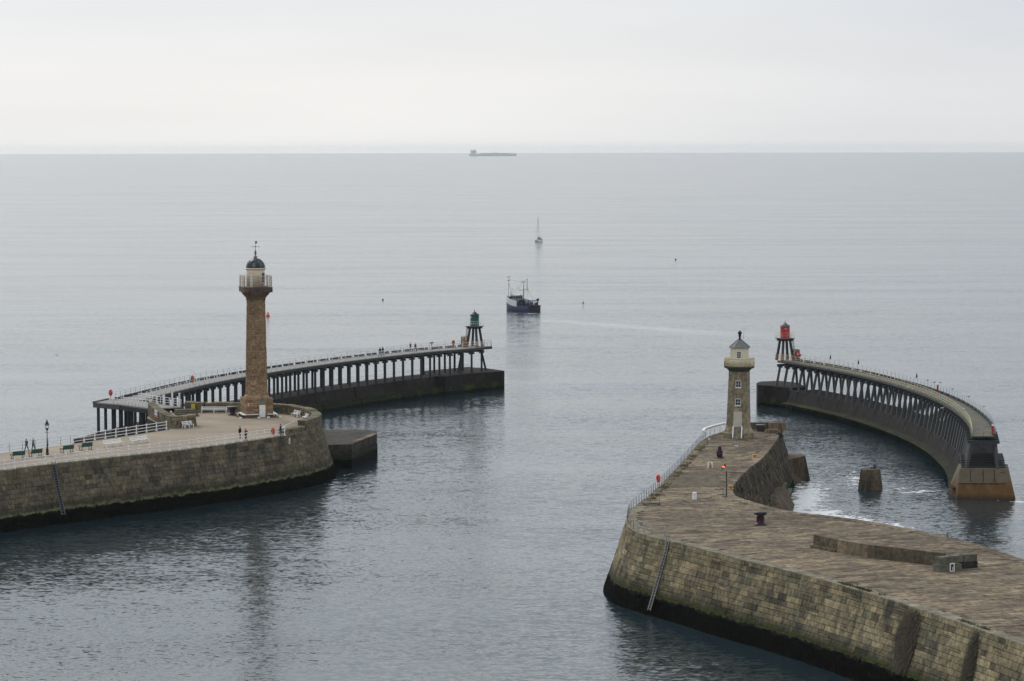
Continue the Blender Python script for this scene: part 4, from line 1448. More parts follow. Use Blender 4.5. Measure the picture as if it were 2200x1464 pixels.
mb.ball((*EC, 22.02), .29, 14)
mb.lathe([(.06, 22.28), (.05, 22.38), (.01, 22.42)], 8, (*EC, 0))
part('ball_finial', mb, BLACK, el, True)
mb = MB()
mb.tube([(EC[0] + .55, EC[1], 21.1), (EC[0] + .58, EC[1], 22.9)], .022, 5)
mb.tube([(EC[0] + .05, EC[1], 21.4), (EC[0] + .58, EC[1], 21.42)], .02, 5)
part('aerial', mb, GALV, el, True)
# gallery rail: close-set rusty cream balusters
R0, R1 = oct_ring(2.02, 17.44), oct_ring(2.05, 18.5)
for k in range(8):
    mb = MB()
    a0, a1, b0, b1 = Vector(R0[k]), Vector(R0[(k + 1) % 8]), Vector(R1[k]), Vector(R1[(k + 1) % 8])
    for i in range(13):
        f_ = i / 13
        mb.tube([a0 + (a1 - a0) * f_, b0 + (b1 - b0) * f_], .05 if i == 0 else .030, 4)
    mb.tube([b0, b1], .05, 5)
    mb.tube([a0 + Vector((0, 0, .1)), a1 + Vector((0, 0, .1))], .035, 5)
    part('balustrade', mb, CREAM2, el, True)
def efb(name, x0, x1, z0, z1, d1, mat, parent, h=1.5, depth=-.12):
    mb = MB()
    face_box(mb, x0, x1, z0, z1, depth, d1, EC, ERt, h)
    return part(name, mb, mat, parent, True)
def ap(z):
    return Round.r(type('q', (), {'prof': tprof})(), z)
def window(x, z0, z1, wd, h, rows=2):
    fr = efb('window', x - wd / 2, x + wd / 2, z0, z1, .075, WHITE, el, h)
    efb('sill', x - wd / 2 - .06, x + wd / 2 + .06, z0 - .09, z0 - .005, .11, WHITE, fr, h)
    pw, ph = (wd - .18) / 2, (z1 - z0 - .2) / rows
    for i in range(2):
        for j in range(rows):
            xa = x - wd / 2 + .07 + i * (pw + .05)
            za = z0 + .08 + j * (ph + .05)
            efb('pane', xa, xa + pw, za, za + ph, .085, GLASSD, fr, h)
window(-.03, 14.55, 15.5, .74, ap(15.0) + .02)
window(-.05, 12.05, 13.0, .76, ap(12.5) + .02)
window(-.02, 18.55, 19.5, .62, 1.24, 3)
dfe = efb('door', -.62, .56, 9.08, 11.22, .07, DOORW, el, 1.665)
for i in range(3):
    efb('door_panel', -.56 + i * .38, -.22 + i * .38, 9.15, 11.1, .085, DOORW, dfe, 1.665)
efb('door_lintel', -.7, .64, 11.23, 11.36, .10, ETOWER, el, 1.64)
# steps up to the door with white stringers
stp = part('steps', MB().box(ept(-.05, -2.05, 7.6), (1.0, .5, .2), ERt, .5), FLAG2, el, True)
for k in range(6):
    mb = MB()
    z = ZD + .25 * (k + 1)
    mb.box(ept(-.03, -2.95 + .19 * k, z - .13), (1.0, .34, .25), ERt, .3 + .1 * k)
    part('step', mb, FLAG2, stp, True)
for x in (-.62, .58):
    mb = MB()
    A, B = ept(x, -3.05, ZD + .1), ept(x, -1.95, 9.05)
    mb.beam(A, B, .16, .34)
    for f_ in (0.05, .5, .95):
        p = Vector(A).lerp(Vector(B), f_)
        mb.tube([p, p + Vector((0, 0, .35))], .05, 6)
    part('stringer', mb, WHITE, el, True)
el.rotation_euler = (0, R(.65), 0)

# ------------------------------------------------------------------ harbour beacons on raking legs
def beacon(name, label, loc, rotz, colr, rail_mat, leg_rust, cage_side):
    root = thing(name, label, 'beacon', loc, rotz)
    for sx_ in (-1, 1):
        for sy_ in (-1, 1):
            mb = MB()
            mb.beam((sx_ * 1.12, sy_ * 1.12, .02), (sx_ * .68, sy_ * .68, 3.72), .36, .36, tint=.3)
            lg = part('leg', mb, PILE, root)
            mb = MB()
            mb.beam((sx_ * 1.14, sy_ * 1.14, .0), (sx_ * 1.02, sy_ * 1.02, 1.15), .43, .43)
            part('rusty_sleeve', mb, RUST, lg)
    mb = MB()
    for sy_ in (-1, 1):
        mb.box((0, sy_ * .75, 3.78), (2.5, .3, .36), tint=.4)
        mb.box((sy_ * .75, 0, 3.74), (.28, 2.5, .3), tint=.2)
    part('platform_beam', mb, PILE, root)
    mb = MB()
    mb.box((0, 0, 4.02), (2.75, 2.75, .13), tint=.8)
    part('platform', mb, PILE2, root)
    mb = MB()
    mb.lathe([(.86, 4.08), (.86, 6.26)], 8, rot=R(22.5), smooth=False)
    cab = part('cabin', mb, colr, root)
    mb = MB()
    mb.ball((-.32, -.80, 5.85), .08, 8)
    mb.box((-.32, -.83, 5.85), (.28, .08, .14))
    part('bulkhead_light', mb, WHITE, cab)
    mb = MB()
    mb.lathe([(.98, 6.24), (.98, 6.30), (.42, 6.68), (.1, 6.92), (.07, 7.0)], 8, rot=R(22.5), smooth=False)
    part('roof', mb, IRON if colr is RED else BLACK, root)
    mb = MB()
    mb.lathe([(.09, 6.95), (.07, 7.15), (.02, 7.32)], 8)
    part('roof_spike', mb, IRON, root)
    mb = MB()
    for (x, y) in ((-1.25, -1.25), (-.1, -1.25), (.35, -1.25), (.8, -1.25), (1.25, -1.25), (1.25, 1.25), (-1.25, 1.25), (-1.25, 0), (1.25, 0)):
        mb.tube([(x, y, 4.08), (x, y, 5.1)], .025, 5)
    for z in (5.1, 4.6):
        mb.tube([(-1.25, 1.25, z), (-1.25, -1.25, z), (1.25, -1.25, z), (1.25, 1.25, z), (-1.25, 1.25, z)], .022, 5)
    part('platform_rail', mb, rail_mat, root)
    # ladder up from the deck, caged at the foot
    c = cage_side
    mb = MB()
    for o in (-.22, .22):
        mb.tube([(c * 1.5, -1.15 + o, .0), (c * 1.05, -1.05 + o, 4.1)], .05, 5)
    for k in range(14):
        f_ = (k + .5) / 14
        x = c * (1.5 - .45 * f_)
        mb.tube([(x, -1.36 + .1 * f_, 4.1 * f_), (x, -.94 + .1 * f_, 4.1 * f_)], .025, 4)
    part('ladder', mb, IRON, root)
    mb = MB()
    for k in range(7):
        x = c * (1.15 + .9 * k / 6)
        mb.tube([(x, -1.85, 0), (x, -1.85, 2.0)], .035, 4)
        mb.tube([(x, -.75, 0), (x, -.75, 2.0)], .035, 4)
    for k in range(5):
        y = -1.85 + 1.1 * k / 4
        mb.tube([(c * 1.15, y, 0), (c * 1.15, y, 2.0)], .035, 4)
        mb.tube([(c * 2.05, y, 0), (c * 2.05, y, 2.0)], .035, 4)
    for z in (.05, .7, 1.35, 2.0):
        mb.tube([(c * 1.15, -1.85, z), (c * 2.05, -1.85, z), (c * 2.05, -.75, z), (c * 1.15, -.75, z)], .04, 4, closed=True)
    mb.box((c * 1.6, -1.83, 1.0), (.85, .03, 1.85))
    part('ladder_cage', mb, RUSTW if leg_rust else RUST, root)
    return root
bw = beacon('beacon_tower', 'green octagonal beacon hut on raking timber legs at the pier end', (-7.35, 548.6, ZX), R(-28), GREEN, WHITE, True, -1)
be = beacon('beacon_tower', 'red octagonal beacon hut on raking timber legs at the pier end', (50.3, 513.2, ZX), R(22), RED, CREAM2, False, 1)
# raking shores under the green beacon
for k, (x0, y0, x1, y1) in enumerate(((-9.8, 545.6, -10.6, 545.2), (-6.2, 551.2, -5.2, 552.0))):
    mb = MB()
    mb.beam((x1, y1, ZB), (x0, y0, ZX - .5), .4, .4)
    part('raking_shore', mb, PILE, ext_w, True)

# ------------------------------------------------------------------ stump left in the water
sp = thing('broken_dolphin', 'lone broken stone stump standing in the water between the two right-hand piers', 'stump', (50.1, 388.3, 0))
mb = MB()
mb.lathe([(1.95, -1.2), (1.80, 0), (1.62, 1.35)], 8, rot=R(10), smooth=False, tint=.3)
part('lower_course', mb, STUMP, sp)
mb = MB()
mb.lathe([(1.63, 1.36), (1.60, 1.42), (1.42, 2.75), (1.30, 2.85), (.9, 2.8)], 8, rot=R(10), smooth=False, tint=.8)
part('upper_course', mb, STUMP, sp)
mb = MB()
mb.beam((.55, .2, 2.6), (.65, .25, 3.4), .42, .38)
mb.beam((.1, .3, 2.6), (.2, .3, 3.05), .3, .3)
part('broken_post', mb, PILE2, sp)

# ------------------------------------------------------------------ boats
def loft(mb, stations, tint=.5, smooth=True):
    """stations: list of rings of equal length"""
    m = len(stations[0])
    vs_ = [p for s_ in stations for p in s_]
    fs = []
    for i in range(len(stations) - 1):
        for k in range(m - 1):
            fs.append((i * m + k, i * m + k + 1, (i + 1) * m + k + 1, (i + 1) * m + k))
    mb.add(vs_, fs, tint, smooth)
    mb.add(stations[0], [tuple(range(m - 1, -1, -1))], tint)

def trawler():
    root = thing('fishing_trawler', 'blue and white fishing trawler steaming out to sea with tall masts', 'fishing boat', (2.7, 806, -.1), R(35))
    # local +y is the bow, stern at y = -6.5
    HB = paint('navy_hull', (.075, .085, .165), .5, .3, .2, 1.0)
    HD = paint('dark_hull_stern', (.020, .026, .036), .6, .4, .15, 1.0)
    BLUE = paint('deck_gear_blue', (.05, .09, .16), .6, .4, .1, 2.0)
    DECK = paint('trawler_deck', (.075, .06, .055), .8, .5, .4, 1.0)
    st_ = []
    for y, b, z in ((-6.5, 2.05, 1.75), (-5, 2.35, 1.7), (-2, 2.62, 1.75), (1, 2.65, 2.0), (3.5, 2.3, 2.5), (5.5, 1.4, 3.2), (6.8, .45, 3.7), (7.4, .05, 3.95)):
        st_.append([(-b, y, z), (-b * 1.0, y, z * .5), (-b * .94, y, 0), (-b * .5, y, -1), (b * .5, y, -1), (b * .94, y, 0), (b, y, z * .5), (b, y, z)])
    mb = MB()
    loft(mb, st_)
    hull = part('hull', mb, HB, root)
    mb = MB()
    mb.box((0, -6.52, .85), (4.25, .1, 1.75))
    mb.box((0, -6.6, 1.72), (4.4, .25, .14))
    part('transom', mb, HD, root)
    mb = MB()
    vs_ = [(s_[0][0] * .97, s_[0][1], s_[0][2] - .55) for s_ in st_] + [(s_[-1][0] * .97, s_[-1][1], s_[-1][2] - .55) for s_ in st_]
    n = len(st_)
    mb.add(vs_, [(i, n + i, n + i + 1, i + 1) for i in range(n - 1)])
    part('deck', mb, DECK, root)
    # white shelter plating on both bows
    for sg_ in (-1, 1):
        mb = MB()
        pr = [(-1.4, 2.67, 1.3, 2.95), (0.4, 2.67, 1.4, 3.15), (2.3, 2.58, 1.75, 3.4), (3.5, 2.33, 2.05, 3.75), (4.6, 1.95, 2.3, 4.1), (5.5, 1.45, 2.6, 4.45), (6.6, .65, 3.1, 4.85)]
        a = [(sg_ * (b + .03), y, z0) for y, b, z0, z1 in pr] + [(sg_ * (b + .06), y, z1) for y, b, z0, z1 in pr]
        c = [(sg_ * (b - .06), y, z0) for y, b, z0, z1 in pr] + [(sg_ * (b - .06), y, z1) for y, b, z0, z1 in pr]
        m = len(pr)
        fs = []
        for i in range(m - 1):
            fs.append((i, i + 1, m + i + 1, m + i))
            fs.append((2 * m + i + 1, 2 * m + i, 3 * m + i, 3 * m + i + 1))
            fs.append((m + i, m + i + 1, 3 * m + i + 1, 3 * m + i))
        mb.add(a + c, fs + [(0, m, 3 * m, 2 * m)])
        part('shelter_plating', mb, WHITE, root)
    mb = MB()
    for sg_ in (-1, 1):
        for y in (-4.5, -3, -1.5, 0):
            mb.tube([(sg_ * 2.45, y, 1.6), (sg_ * 2.45, y, 2.6)], .05, 5)
        mb.tube([(sg_ * 2.4, -5.5, 2.6), (sg_ * 2.55, -2, 2.65), (sg_ * 2.6, 1, 3.0)], .05, 5)
    part('bulwark_rail', mb, HD, root)
    # wheelhouse
    mb = MB()
    mb.box((0, 2.3, 3.0), (2.7, 2.4, 2.6), taper=.94)
    wh = part('wheelhouse', mb, paint('wheelhouse_blue_grey', (.24, .30, .36), .5, .2, .1), root)
    mb = MB()
    for x in (-.85, 0, .85):
        mb.box((x, 1.09, 3.75), (.55, .08, .5))
    for y in (1.6, 2.4, 3.1):
        for sg_ in (-1, 1):
            mb.box((sg_ * 1.3, y, 3.75), (.08, .5, .5))
    part('wheelhouse_window', mb, GLASSD, wh)
    mb = MB()
    mb.box((0, 2.3, 4.36), (3.0, 2.9, .14))
    part('wheelhouse_roof', mb, IVORY, wh)
    mb = MB()
    mb.box((-.4, 5.0, 3.3), (1.6, 1.6, 1.1))
    mb.tube([(-1.2, 5.6, 3.0), (-1.2, 5.6, 4.4)], .06)
    mb.tube([(1.2, 4.2, 3.0), (1.2, 4.2, 4.5)], .06)
    part('whaleback', mb, BLUE, root)
    # net drum, winches, fish boxes
    mb = MB()
    mb.tube([(-1.1, -4.0, 2.15), (1.1, -4.0, 2.15)], .55, 12)
    part('net_drum', mb, BLUE, root)
    for (x, y, z, sxx, syy, szz, m_) in ((-1.3, -1.6, 1.75, 1.1, 1.2, 1.1, DECK), (1.2, -1.2, 1.8, 1.3, 1.0, 1.2, BLUE), (.1, -.2, 2.1, 1.8, .8, 1.7, HD), (1.5, -5.4, 1.95, .8, .8, .9, BLUE), (-1.7, .4, 2.2, .7, .8, 1.5, paint('rusty_winch', (.16, .08, .05), .7, .4, .3)), (-.5, -5.6, 1.6, 1.2, .7, .7, DECK)):
        mb = MB()
        mb.box((x, y, z), (sxx, syy, szz))
        mb.tube([(x - sxx * .3, y, z + szz / 2), (x + sxx * .3, y, z + szz / 2)], .22, 8)
        part('winch_gear', mb, m_, root)
    mb = MB()
    for sg_ in (-1, 1):
        mb.tube([(sg_ * 1.8, -5.8, 1.6), (sg_ * 1.65, -5.8, 3.1)], .12)
    mb.tube([(-1.75, -5.8, 3.1), (1.75, -5.8, 3.1)], .12)
    mb.ball((1.5, -5.8, 3.3), .3, 8)
    mb.box((1.9, -5.7, 3.35), (.5, .3, .7))
    part('stern_gantry', mb, HD, root)
    # main mast with cross trees, aerials and radar
    mb = MB()
    mb.tube([(.35, -.6, 1.6), (.45, -.5, 5.5)], .15, 8, r2=.12)
    mb.tube([(.45, -.5, 5.5), (.6, -.5, 8.4)], .10, 8, r2=.06)
    mb.tube([(-1.3, -.5, 5.95), (2.1, -.5, 6.0)], .06)
    mb.tube([(-.4, -.5, 8.3), (1.5, -.5, 8.2)], .05)
    mb.tube([(-.5, -.5, 8.0), (-.45, -.5, 10.1)], .022, 4)
    mb.tube([(1.75, -.5, 8.8), (1.75, -.5, 10.2)], .022, 4)
    mb.tube([(1.75, -.5, 6.0), (1.75, -.5, 8.9)], .07, 6)
    mb.box((1.7, -.5, 8.95), (.6, .1, .1))
    mb.tube([(1.75, -.5, 7.2), (1.3, -.5, 6.0)], .04, 4)
    for (x, z) in ((-1.25, 6.5), (2.2, 6.3), (2.1, 5.6), (-.9, 6.0), (1.9, 5.95), (2.0, 4.6), (2.0, 4.1), (-.6, 4.6)):
        mb.ball((x, -.5, z), .13, 6)
    for x in (.2, .6, 1.0):
        mb.box((x, -.5, 8.5), (.08, .08, .4))
    part('main_mast', mb, IRON, root)
    mb = MB()
    mb.tube([(-.9, 5.2, 3.6), (-.75, 5.2, 7.6)], .055, 6)
    mb.tube([(.2, 4.4, 3.6), (-.7, 5.2, 7.5)], .045, 5)
    mb.tube([(-.75, 5.2, 7.6), (-.75, 5.2, 10.0)], .03, 5)
    for (x, z) in ((-.75, 7.6), (-1.0, 8.5), (-.5, 8.5), (-1.05, 9.5), (-.45, 9.55), (.6, 6.0)):
        mb.ball((x, 5.2, z), .16, 6)
    part('fore_mast', mb, IRON, root)
    mb = MB()
    for a, b in (((.6, -.5, 8.2), (0, 7.2, 3.4)), ((.5, -.5, 6.5), (-2.0, -5.6, 2.8)), ((.5, -.5, 6.5), (2.0, -5.6, 2.8)), ((.6, -.5, 8.2), (-.75, 5.2, 8.8)), ((1.9, -.5, 6), (2.5, -3.0, 2.6))):
        mb.tube([a, b], .02, 4)
    part('rigging', mb, IRON, root)
trawler()

def yacht():
    root = thing('sailing_yacht', 'small white sailing yacht with bare mast far out on open water', 'yacht', (12.95, 1370, -.15), R(12))
    st_ = []
    for y, b, z in ((-4.6, 1.35, .95), (-2.5, 1.65, .95), (0, 1.75, 1.0), (2.5, 1.3, 1.1), (4.2, .5, 1.2), (5.0, .03, 1.25)):
        st_.append([(-b, y, z), (-b * .95, y, .3), (-b * .6, y, -.3), (b * .6, y, -.3), (b * .95, y, .3), (b, y, z)])
    mb = MB()
    loft(mb, st_)
    part('hull', mb, WHITE, root)
    mb = MB()
    n = len(st_)
    mb.add([(s_[0][0], s_[0][1], s_[0][2] - .05) for s_ in st_] + [(s_[-1][0], s_[-1][1], s_[-1][2] - .05) for s_ in st_], [(i, n + i, n + i + 1, i + 1) for i in range(n - 1)])
    part('deck', mb, IVORY, root)
    mb = MB()
    mb.box((0, .6, 1.35), (2.0, 3.4, .75), taper=.85)
    part('coachroof', mb, WHITE, root)
    mb = MB()
    mb.box((0, -1.3, 1.75), (1.8, 1.3, .55), taper=.8)
    mb.box((0, -3.9, 1.3), (2.2, .4, .55))
    part('spray_hood', mb, paint('slate_canvas', (.25, .28, .33), .8, .2), root)
    mb = MB()
    mb.tube([(0, .4, 1.2), (0, .5, 12.2)], .11, 6, r2=.07)
    mb.tube([(0, .35, 2.4), (0, -3.4, 2.3)], .12, 6)
    mb.tube([(-.8, .45, 7.0), (.8, .45, 7.0)], .04, 4)
    part('mast', mb, GALV, root)
    mb = MB()
    for a, b in (((0, .5, 12.1), (0, 4.9, 1.3)), ((0, .5, 12.1), (0, -4.5, 1.0)), ((0, .5, 12.0), (-1.6, .2, 1.0)), ((0, .5, 12.0), (1.6, .2, 1.0))):
        mb.tube([a, b], .025, 3)
    mb.tube([(-1.3, -4.5, .9), (-1.3, -4.5, 1.6), (1.3, -4.5, 1.6), (1.3, -4.5, .9)], .03, 4)
    part('rigging', mb, GALV, root)
yacht()

def tanker():
    root = thing('tanker_ship', 'long pale tanker ship on the hazy horizon', 'ship', (-82, 12300, -11.9), R(-3))
    HULL = paint('haze_pale_hull', (.80, .83, .85), .6, .05)  # distance haze put into the hull colour, paler than plain paint
    st_ = []
    for x, b, z in ((-104, 12, 11), (-95, 16, 10), (-60, 17, 9.5), (60, 17, 9.5), (88, 13, 10.5), (103, .5, 11.5)):
        st_.append([(x, -b, z), (x, -b, 1), (x, -b * .9, -4), (x, b * .9, -4), (x, b, 1), (x, b, z)])
    mb = MB()
    loft(mb, st_, smooth=False)
    n = len(st_)
    mb.add([s_[0] for s_ in st_] + [s_[-1] for s_ in st_], [(i, i + 1, n + i + 1, n + i) for i in range(n - 1)])
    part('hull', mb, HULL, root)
    mb = MB()
    mb.box((-84, 0, 15), (22, 26, 12))
    mb.box((-82, 0, 23), (14, 30, 5))
    part('superstructure', mb, WHITE, root)
    mb = MB()
    mb.box((-96, 0, 20), (7, 8, 16), taper=.8)
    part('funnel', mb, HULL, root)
    mb = MB()
    mb.tube([(-82, 0, 25), (-82, 0, 35)], .8, 6)
    mb.tube([(84, 0, 10), (84, 0, 23)], .9, 6)
    mb.tube([(2, 0, 9), (2, 0, 19)], 1.4, 6)
    mb.tube([(2, 0, 18), (24, 0, 13)], .9, 6)
    part('mast', mb, WHITE, root)
    mb = MB()
    mb.box((10, 0, 10.8), (130, 4, 1.6))
    for x in range(-50, 70, 24):
        mb.box((x, 0, 11), (4, 20, 1.4))
    part('deck_pipes', mb, IRON, root)
tanker()

def buoy(name, label, loc, col, r, h, topmark=False):
    root = thing(name, label, 'buoy', loc)
    mb = MB()
    mb.lathe([(r * .6, -.3), (r, 0), (r, h * .45), (r * .7, h * .6), (r * .25, h * .7)], 12)
    part('float', mb, col, root)
    mb = MB()
    mb.lathe([(r * .2, h * .6), (r * .16, h)], 6)
    if topmark:
        mb.ball((0, 0, h * .95), r * .55, 10)
    part('topmark', mb, col, root)
buoy('marker_buoy', 'orange marker buoy floating beyond the tall lighthouse', (-68.3, 780, 0), ORANGE, .5, .95, True)
buoy('float_buoy', 'tiny dark float on the water above the long timber pier with people', (-39.8, 860, 0), BLACK, .25, .5)
buoy('float_buoy', 'tiny dark float alone on the open sea right of the yacht', (67.6, 1152, -.1), BLACK, .35, .6)
buoy('float_buoy', 'tiny pale float just right of the trawler', (21.5, 842, 0), GALV, .25, .6)

# ------------------------------------------------------------------ benches
def white_bench(L, label, loc, rz, group='white slatted benches on the lighthouse pier'):
    """local x along the bench, the seat faces -y"""
    root = thing('white_bench', label, 'bench', loc, rz, group)
    nf = 3 if L > 1.7 else 2
    for k in range(nf):
        x = -L / 2 + .12 + (L - .24) * k / (nf - 1)
        mb = MB()
        mb.beam((x, -.32, 0), (x, -.26, .44), .1, .12)
        mb.beam((x, .34, 0), (x, .16, .44), .1, .12)
        mb.beam((x, .14, .40), (x, .36, .98), .09, .10)
        mb.beam((x, -.33, .43), (x, .2, .43), .09, .07)
        mb.beam((x, -.3, .2), (x, .26, .22), .06, .06)
        part('bench_frame', mb, WHITE, root)
    for k in range(4):
        mb = MB()
        mb.box((0, -.27 + .14 * k, .485), (L, .115, .035))
        part('seat_slat', mb, WHITE, root)
    for k in range(2):
        mb = MB()
        m = Matrix.Rotation(R(-18), 3, 'X')
        mb.box((0, .17 + .075 * k, .66 + .22 * k), (L, .03, .13), m)
        part('back_slat', mb, WHITE, root)
    return root

def place(px, dxy):
    return (px[0] + dxy[0], px[1] + dxy[1], ZD)
PDIR = math.atan2(11.7, 9.9)
PD2 = math.atan2(11.0, 8.6)
white_bench(3.3, 'long white slatted bench behind the harbour rail, left one of the joined pair', (-54.0, 376.0, ZD), PD2)
white_bench(3.3, 'long white slatted bench behind the harbour rail, right one of the joined pair', (-51.0, 380.1, ZD), PD2)
white_bench(1.9, 'short white bench standing against the ramp wall', (-46.75, 400.6, ZD), R(50))
white_bench(4.0, 'long white bench facing forward under the back wall beside the yellow notice', (-45.3, 422.6, ZD), R(-3))
white_bench(2.3, 'white bench turned inward along the curved parapet right of the lighthouse, the longer one', (-32.4, 416.4, ZD), R(-62))
white_bench(1.5, 'shortest white bench, tucked into the curved parapet at the far right', (-30.6, 411.6, ZD), R(-70))

def green_bench():
    """local x along the bench, backrest towards the viewer (-y)"""
    root = thing('green_bench', 'green slatted bench', 'bench', (0, 0, ZD), 0, 'green benches facing the sea')
    L = 1.8
    for k in range(9):
        mb = MB()
        mb.box((-L / 2 + .1 + (L - .2) * k / 8, -.2, .72), (.185, .04, .5), Matrix.Rotation(R(14), 3, 'X'), tint=k / 8)
        part('back_slat', mb, BGREEN, root)
    mb = MB()
    mb.box((0, -.27, .98), (L, .07, .08))
    mb.box((0, -.13, .50), (L, .07, .08))
    part('back_rail', mb, BGREEN, root)
    for k in range(4):
        mb = MB()
        mb.box((0, -.02 + .13 * k, .45), (L, .11, .04))
        part('seat_slat', mb, BGREEN, root)
    for sx_ in (-1, 1):
        mb = MB()
        x = sx_ * (L / 2 - .12)
        mb.tube([(x, -.12, 0), (x, -.12, .45)], .045, 6)
        mb.tube([(x, .4, 0), (x, .4, .45)], .045, 6)
        mb.tube([(x, -.25, .02), (x, .5, .02)], .04, 6)
        mb.tube([(x + sx_ * .18, -.2, .64), (x + sx_ * .2, .42, .62), (x + sx_ * .05, .42, .42)], .04, 6)
        part('leg', mb, BLACK, root)
    return root
gb = green_bench()
gspots = [((-64.3, 361.5), 'green bench nearest the left picture edge, half turned'), ((-62.4, 363.9), 'green bench in front of the two walkers by the lamp'), ((-59.0, 368.6), 'green bench just right of the black lamp post'), ((-57.0, 371.7), 'green bench nearest the long white benches')]
for k, ((x, y), lab) in enumerate(gspots):
    rz = math.atan2(5.5, 5.2) if k else math.atan2(5.5, 5.2) - R(10)
    if k == 0:
        gb.location, gb.rotation_euler, gb['label'] = (x, y, ZD), (0, 0, rz), lab
    else:
        dup(gb, (x, y, ZD), rz, lab)

# green and plum items behind the tall lighthouse
g2 = thing('green_locker', 'dark green locker against the parapet right of the tall lighthouse', 'locker', (-35.6, 421.9, ZD), R(-10))
mb = MB()
mb.box((0, 0, .55), (1.0, .6, .7))
mb.box((0, 0, .93), (1.1, .7, .07))
part('cabinet', mb, BGREEN, g2)
mb = MB()
for x in (-.4, .4):
    mb.box((x, 0, .1), (.1, .5, .2))
part('leg', mb, BLACK, g2)
cp = thing('plum_capstan', 'dark plum iron capstan standing left of the tall lighthouse', 'capstan', (-42.15, 419.3, ZD))
mb = MB()
mb.lathe([(.72, 0), (.72, .12), (.46, .2), (.42, .55), (.52, .95), (.60, 1.05)], 16)
part('drum', mb, PURPLE, cp)
mb = MB()
mb.lathe([(.82, 1.06), (.85, 1.1), (.85, 1.26), (.78, 1.32), (.3, 1.34)], 16)
part('cap', mb, PURPLE, cp)

# ------------------------------------------------------------------ lamp post
lp = thing('street_lamp', 'black and maroon cast iron lamp post with glass lantern', 'lamp post', (-61.1, 365.1, ZD))
mb = MB()
mb.lathe([(.26, 0), (.26, .12), (.19, .2), (.17, .8), (.2, .86), (.12, .95), (.10, 1.2)], 12)
part('base', mb, BLACK, lp)
mb = MB()
mb.lathe([(.085, 1.1), (.07, 2.0), (.085, 2.05), (.065, 2.15), (.055, 3.3)], 10)
mb.tube([(-.32, 0, 3.05), (.32, 0, 3.05)], .025, 6)
part('pole', mb, MAROON, lp)
mb = MB()
mb.lathe([(.06, 3.28), (.1, 3.35), (.17, 3.45), (.19, 3.6)], 10)
part('lantern_cup', mb, BLACK, lp)
mb = MB()
mb.lathe([(.15, 3.6), (.23, 4.12)], 6)
part('lantern_glass', mb, GLASS, lp)
mb = MB()
for k in range(6):
    a = k * math.pi / 3
    mb.tube([(.155 * math.cos(a), .155 * math.sin(a), 3.6), (.235 * math.cos(a), .235 * math.sin(a), 4.12)], .014, 4)
mb.lathe([(.29, 4.1), (.28, 4.16), (.15, 4.38), (.13, 4.5), (.08, 4.6), (.05, 4.75), (.01, 4.8)], 10)
part('lantern_crown', mb, BLACK, lp)

# ------------------------------------------------------------------ lifebuoys
def lifebuoy(label, loc, rz, mat, post_h=1.5, post=True):
    root = thing('lifebuoy', label, 'lifebuoy', loc, rz, 'lifebuoys along the piers')
    mb = MB()
    mb.tube([(.22 * math.cos(a), 0, post_h - .45 + .36 * math.sin(a)) for a in [2 * math.pi * k / 20 for k in range(20)]], .085, 8, closed=True)
    part('ring', mb, mat, root)
    mb = MB()
    mb.lathe([(.02, -.03), (.36, -.03), (.36, .03), (.02, .03)], 20)
    mb.v = [(x * .92, z + .12, y * 1.4 + post_h - .45) for x, y, z in mb.v]
    mb.tube([(0, .16, 0), (0, .16, post_h)], .05, 6)
    part('backboard', mb, mat, root)
    mb = MB()
    mb.tube([(-.2, -.05, post_h - .55), (.1, -.12, post_h - .2), (.2, -.05, post_h - .5)], .03, 5)
    part('grab_line', mb, WHITE if mat is LRED else RED, root)
    return root
lifebuoy('orange lifebuoy on the white harbour rail beside the navy-coated person', (-33.4, 387.3, ZD), R(-38), ORANGE, 1.35)
lifebuoy('red lifebuoy at the landward tip of the curved timber pier', (-63.0, 436.8, ZX), R(20), LRED, 1.5)
lifebuoy('red lifebuoy on the timber pier well left of the tall lighthouse', (-53.4, 464.5, ZX), R(-25), LRED, 1.4)
lifebuoy('red lifebuoy showing just right of the tall lighthouse shaft', (-45.2, 499.2, ZX), R(0), LRED, 1.4)
lifebuoy('red lifebuoy nearest the green beacon', (-11.5, 546.8, ZX), R(0), LRED, 1.4)
lifebuoy('orange lifebuoy on the left edge of the brown pier', (17.35, 330.8, ZD), R(-62), ORANGE, 1.45)

# ------------------------------------------------------------------ ladders down the walls
def ladder(name, label, W, d, z0, z1, wd, mat, out_=.18):
    p0 = W.at(d, ZD)
    root = thing(name, label, 'ladder', (p0.x, p0.y, z0))
    zs = [z1 + (z0 - z1) * k / 8 for k in range(9)]
    for o in (-wd / 2, wd / 2):
        mb = MB()
        pts_ = [W.at(d + o, z, out_) for z in zs]
        for a, b in zip(pts_, pts_[1:]):
            mb.beam(a, b, .07, .09)
        part('side_rail', mb, mat, root, True)
    n = int((z1 - z0) / .32)
    for k in range(n):
        z = z0 + .2 + k * .32
        mb = MB()
        mb.tube([W.at(d - wd / 2, z, out_), W.at(d + wd / 2, z, out_)], .028, 5)
        part('rung', mb, mat, root, True)
    mb = MB()
    zz_ = [ZD - .1 + (z0 - ZD + .1) * k / 8 for k in range(9)]
    strip_mesh(mb, [[W.at(d - wd / 2 + .02, z, .075), W.at(d + wd / 2 - .02, z, .075)] for z in zz_], closed_ends=False)
    part('recess_shade_sheet', mb, BLACK, root, True)  # flat black sheet painting in the shade behind the rungs
    for z in (z1 - .6, 4.5, 2.0):
        mb = MB()
        for o in (-wd / 2, wd / 2):
            mb.beam(W.at(d + o, z, -.05), W.at(d + o, z, out_), .06, .06)
        part('bracket', mb, mat, root, True)
    return root
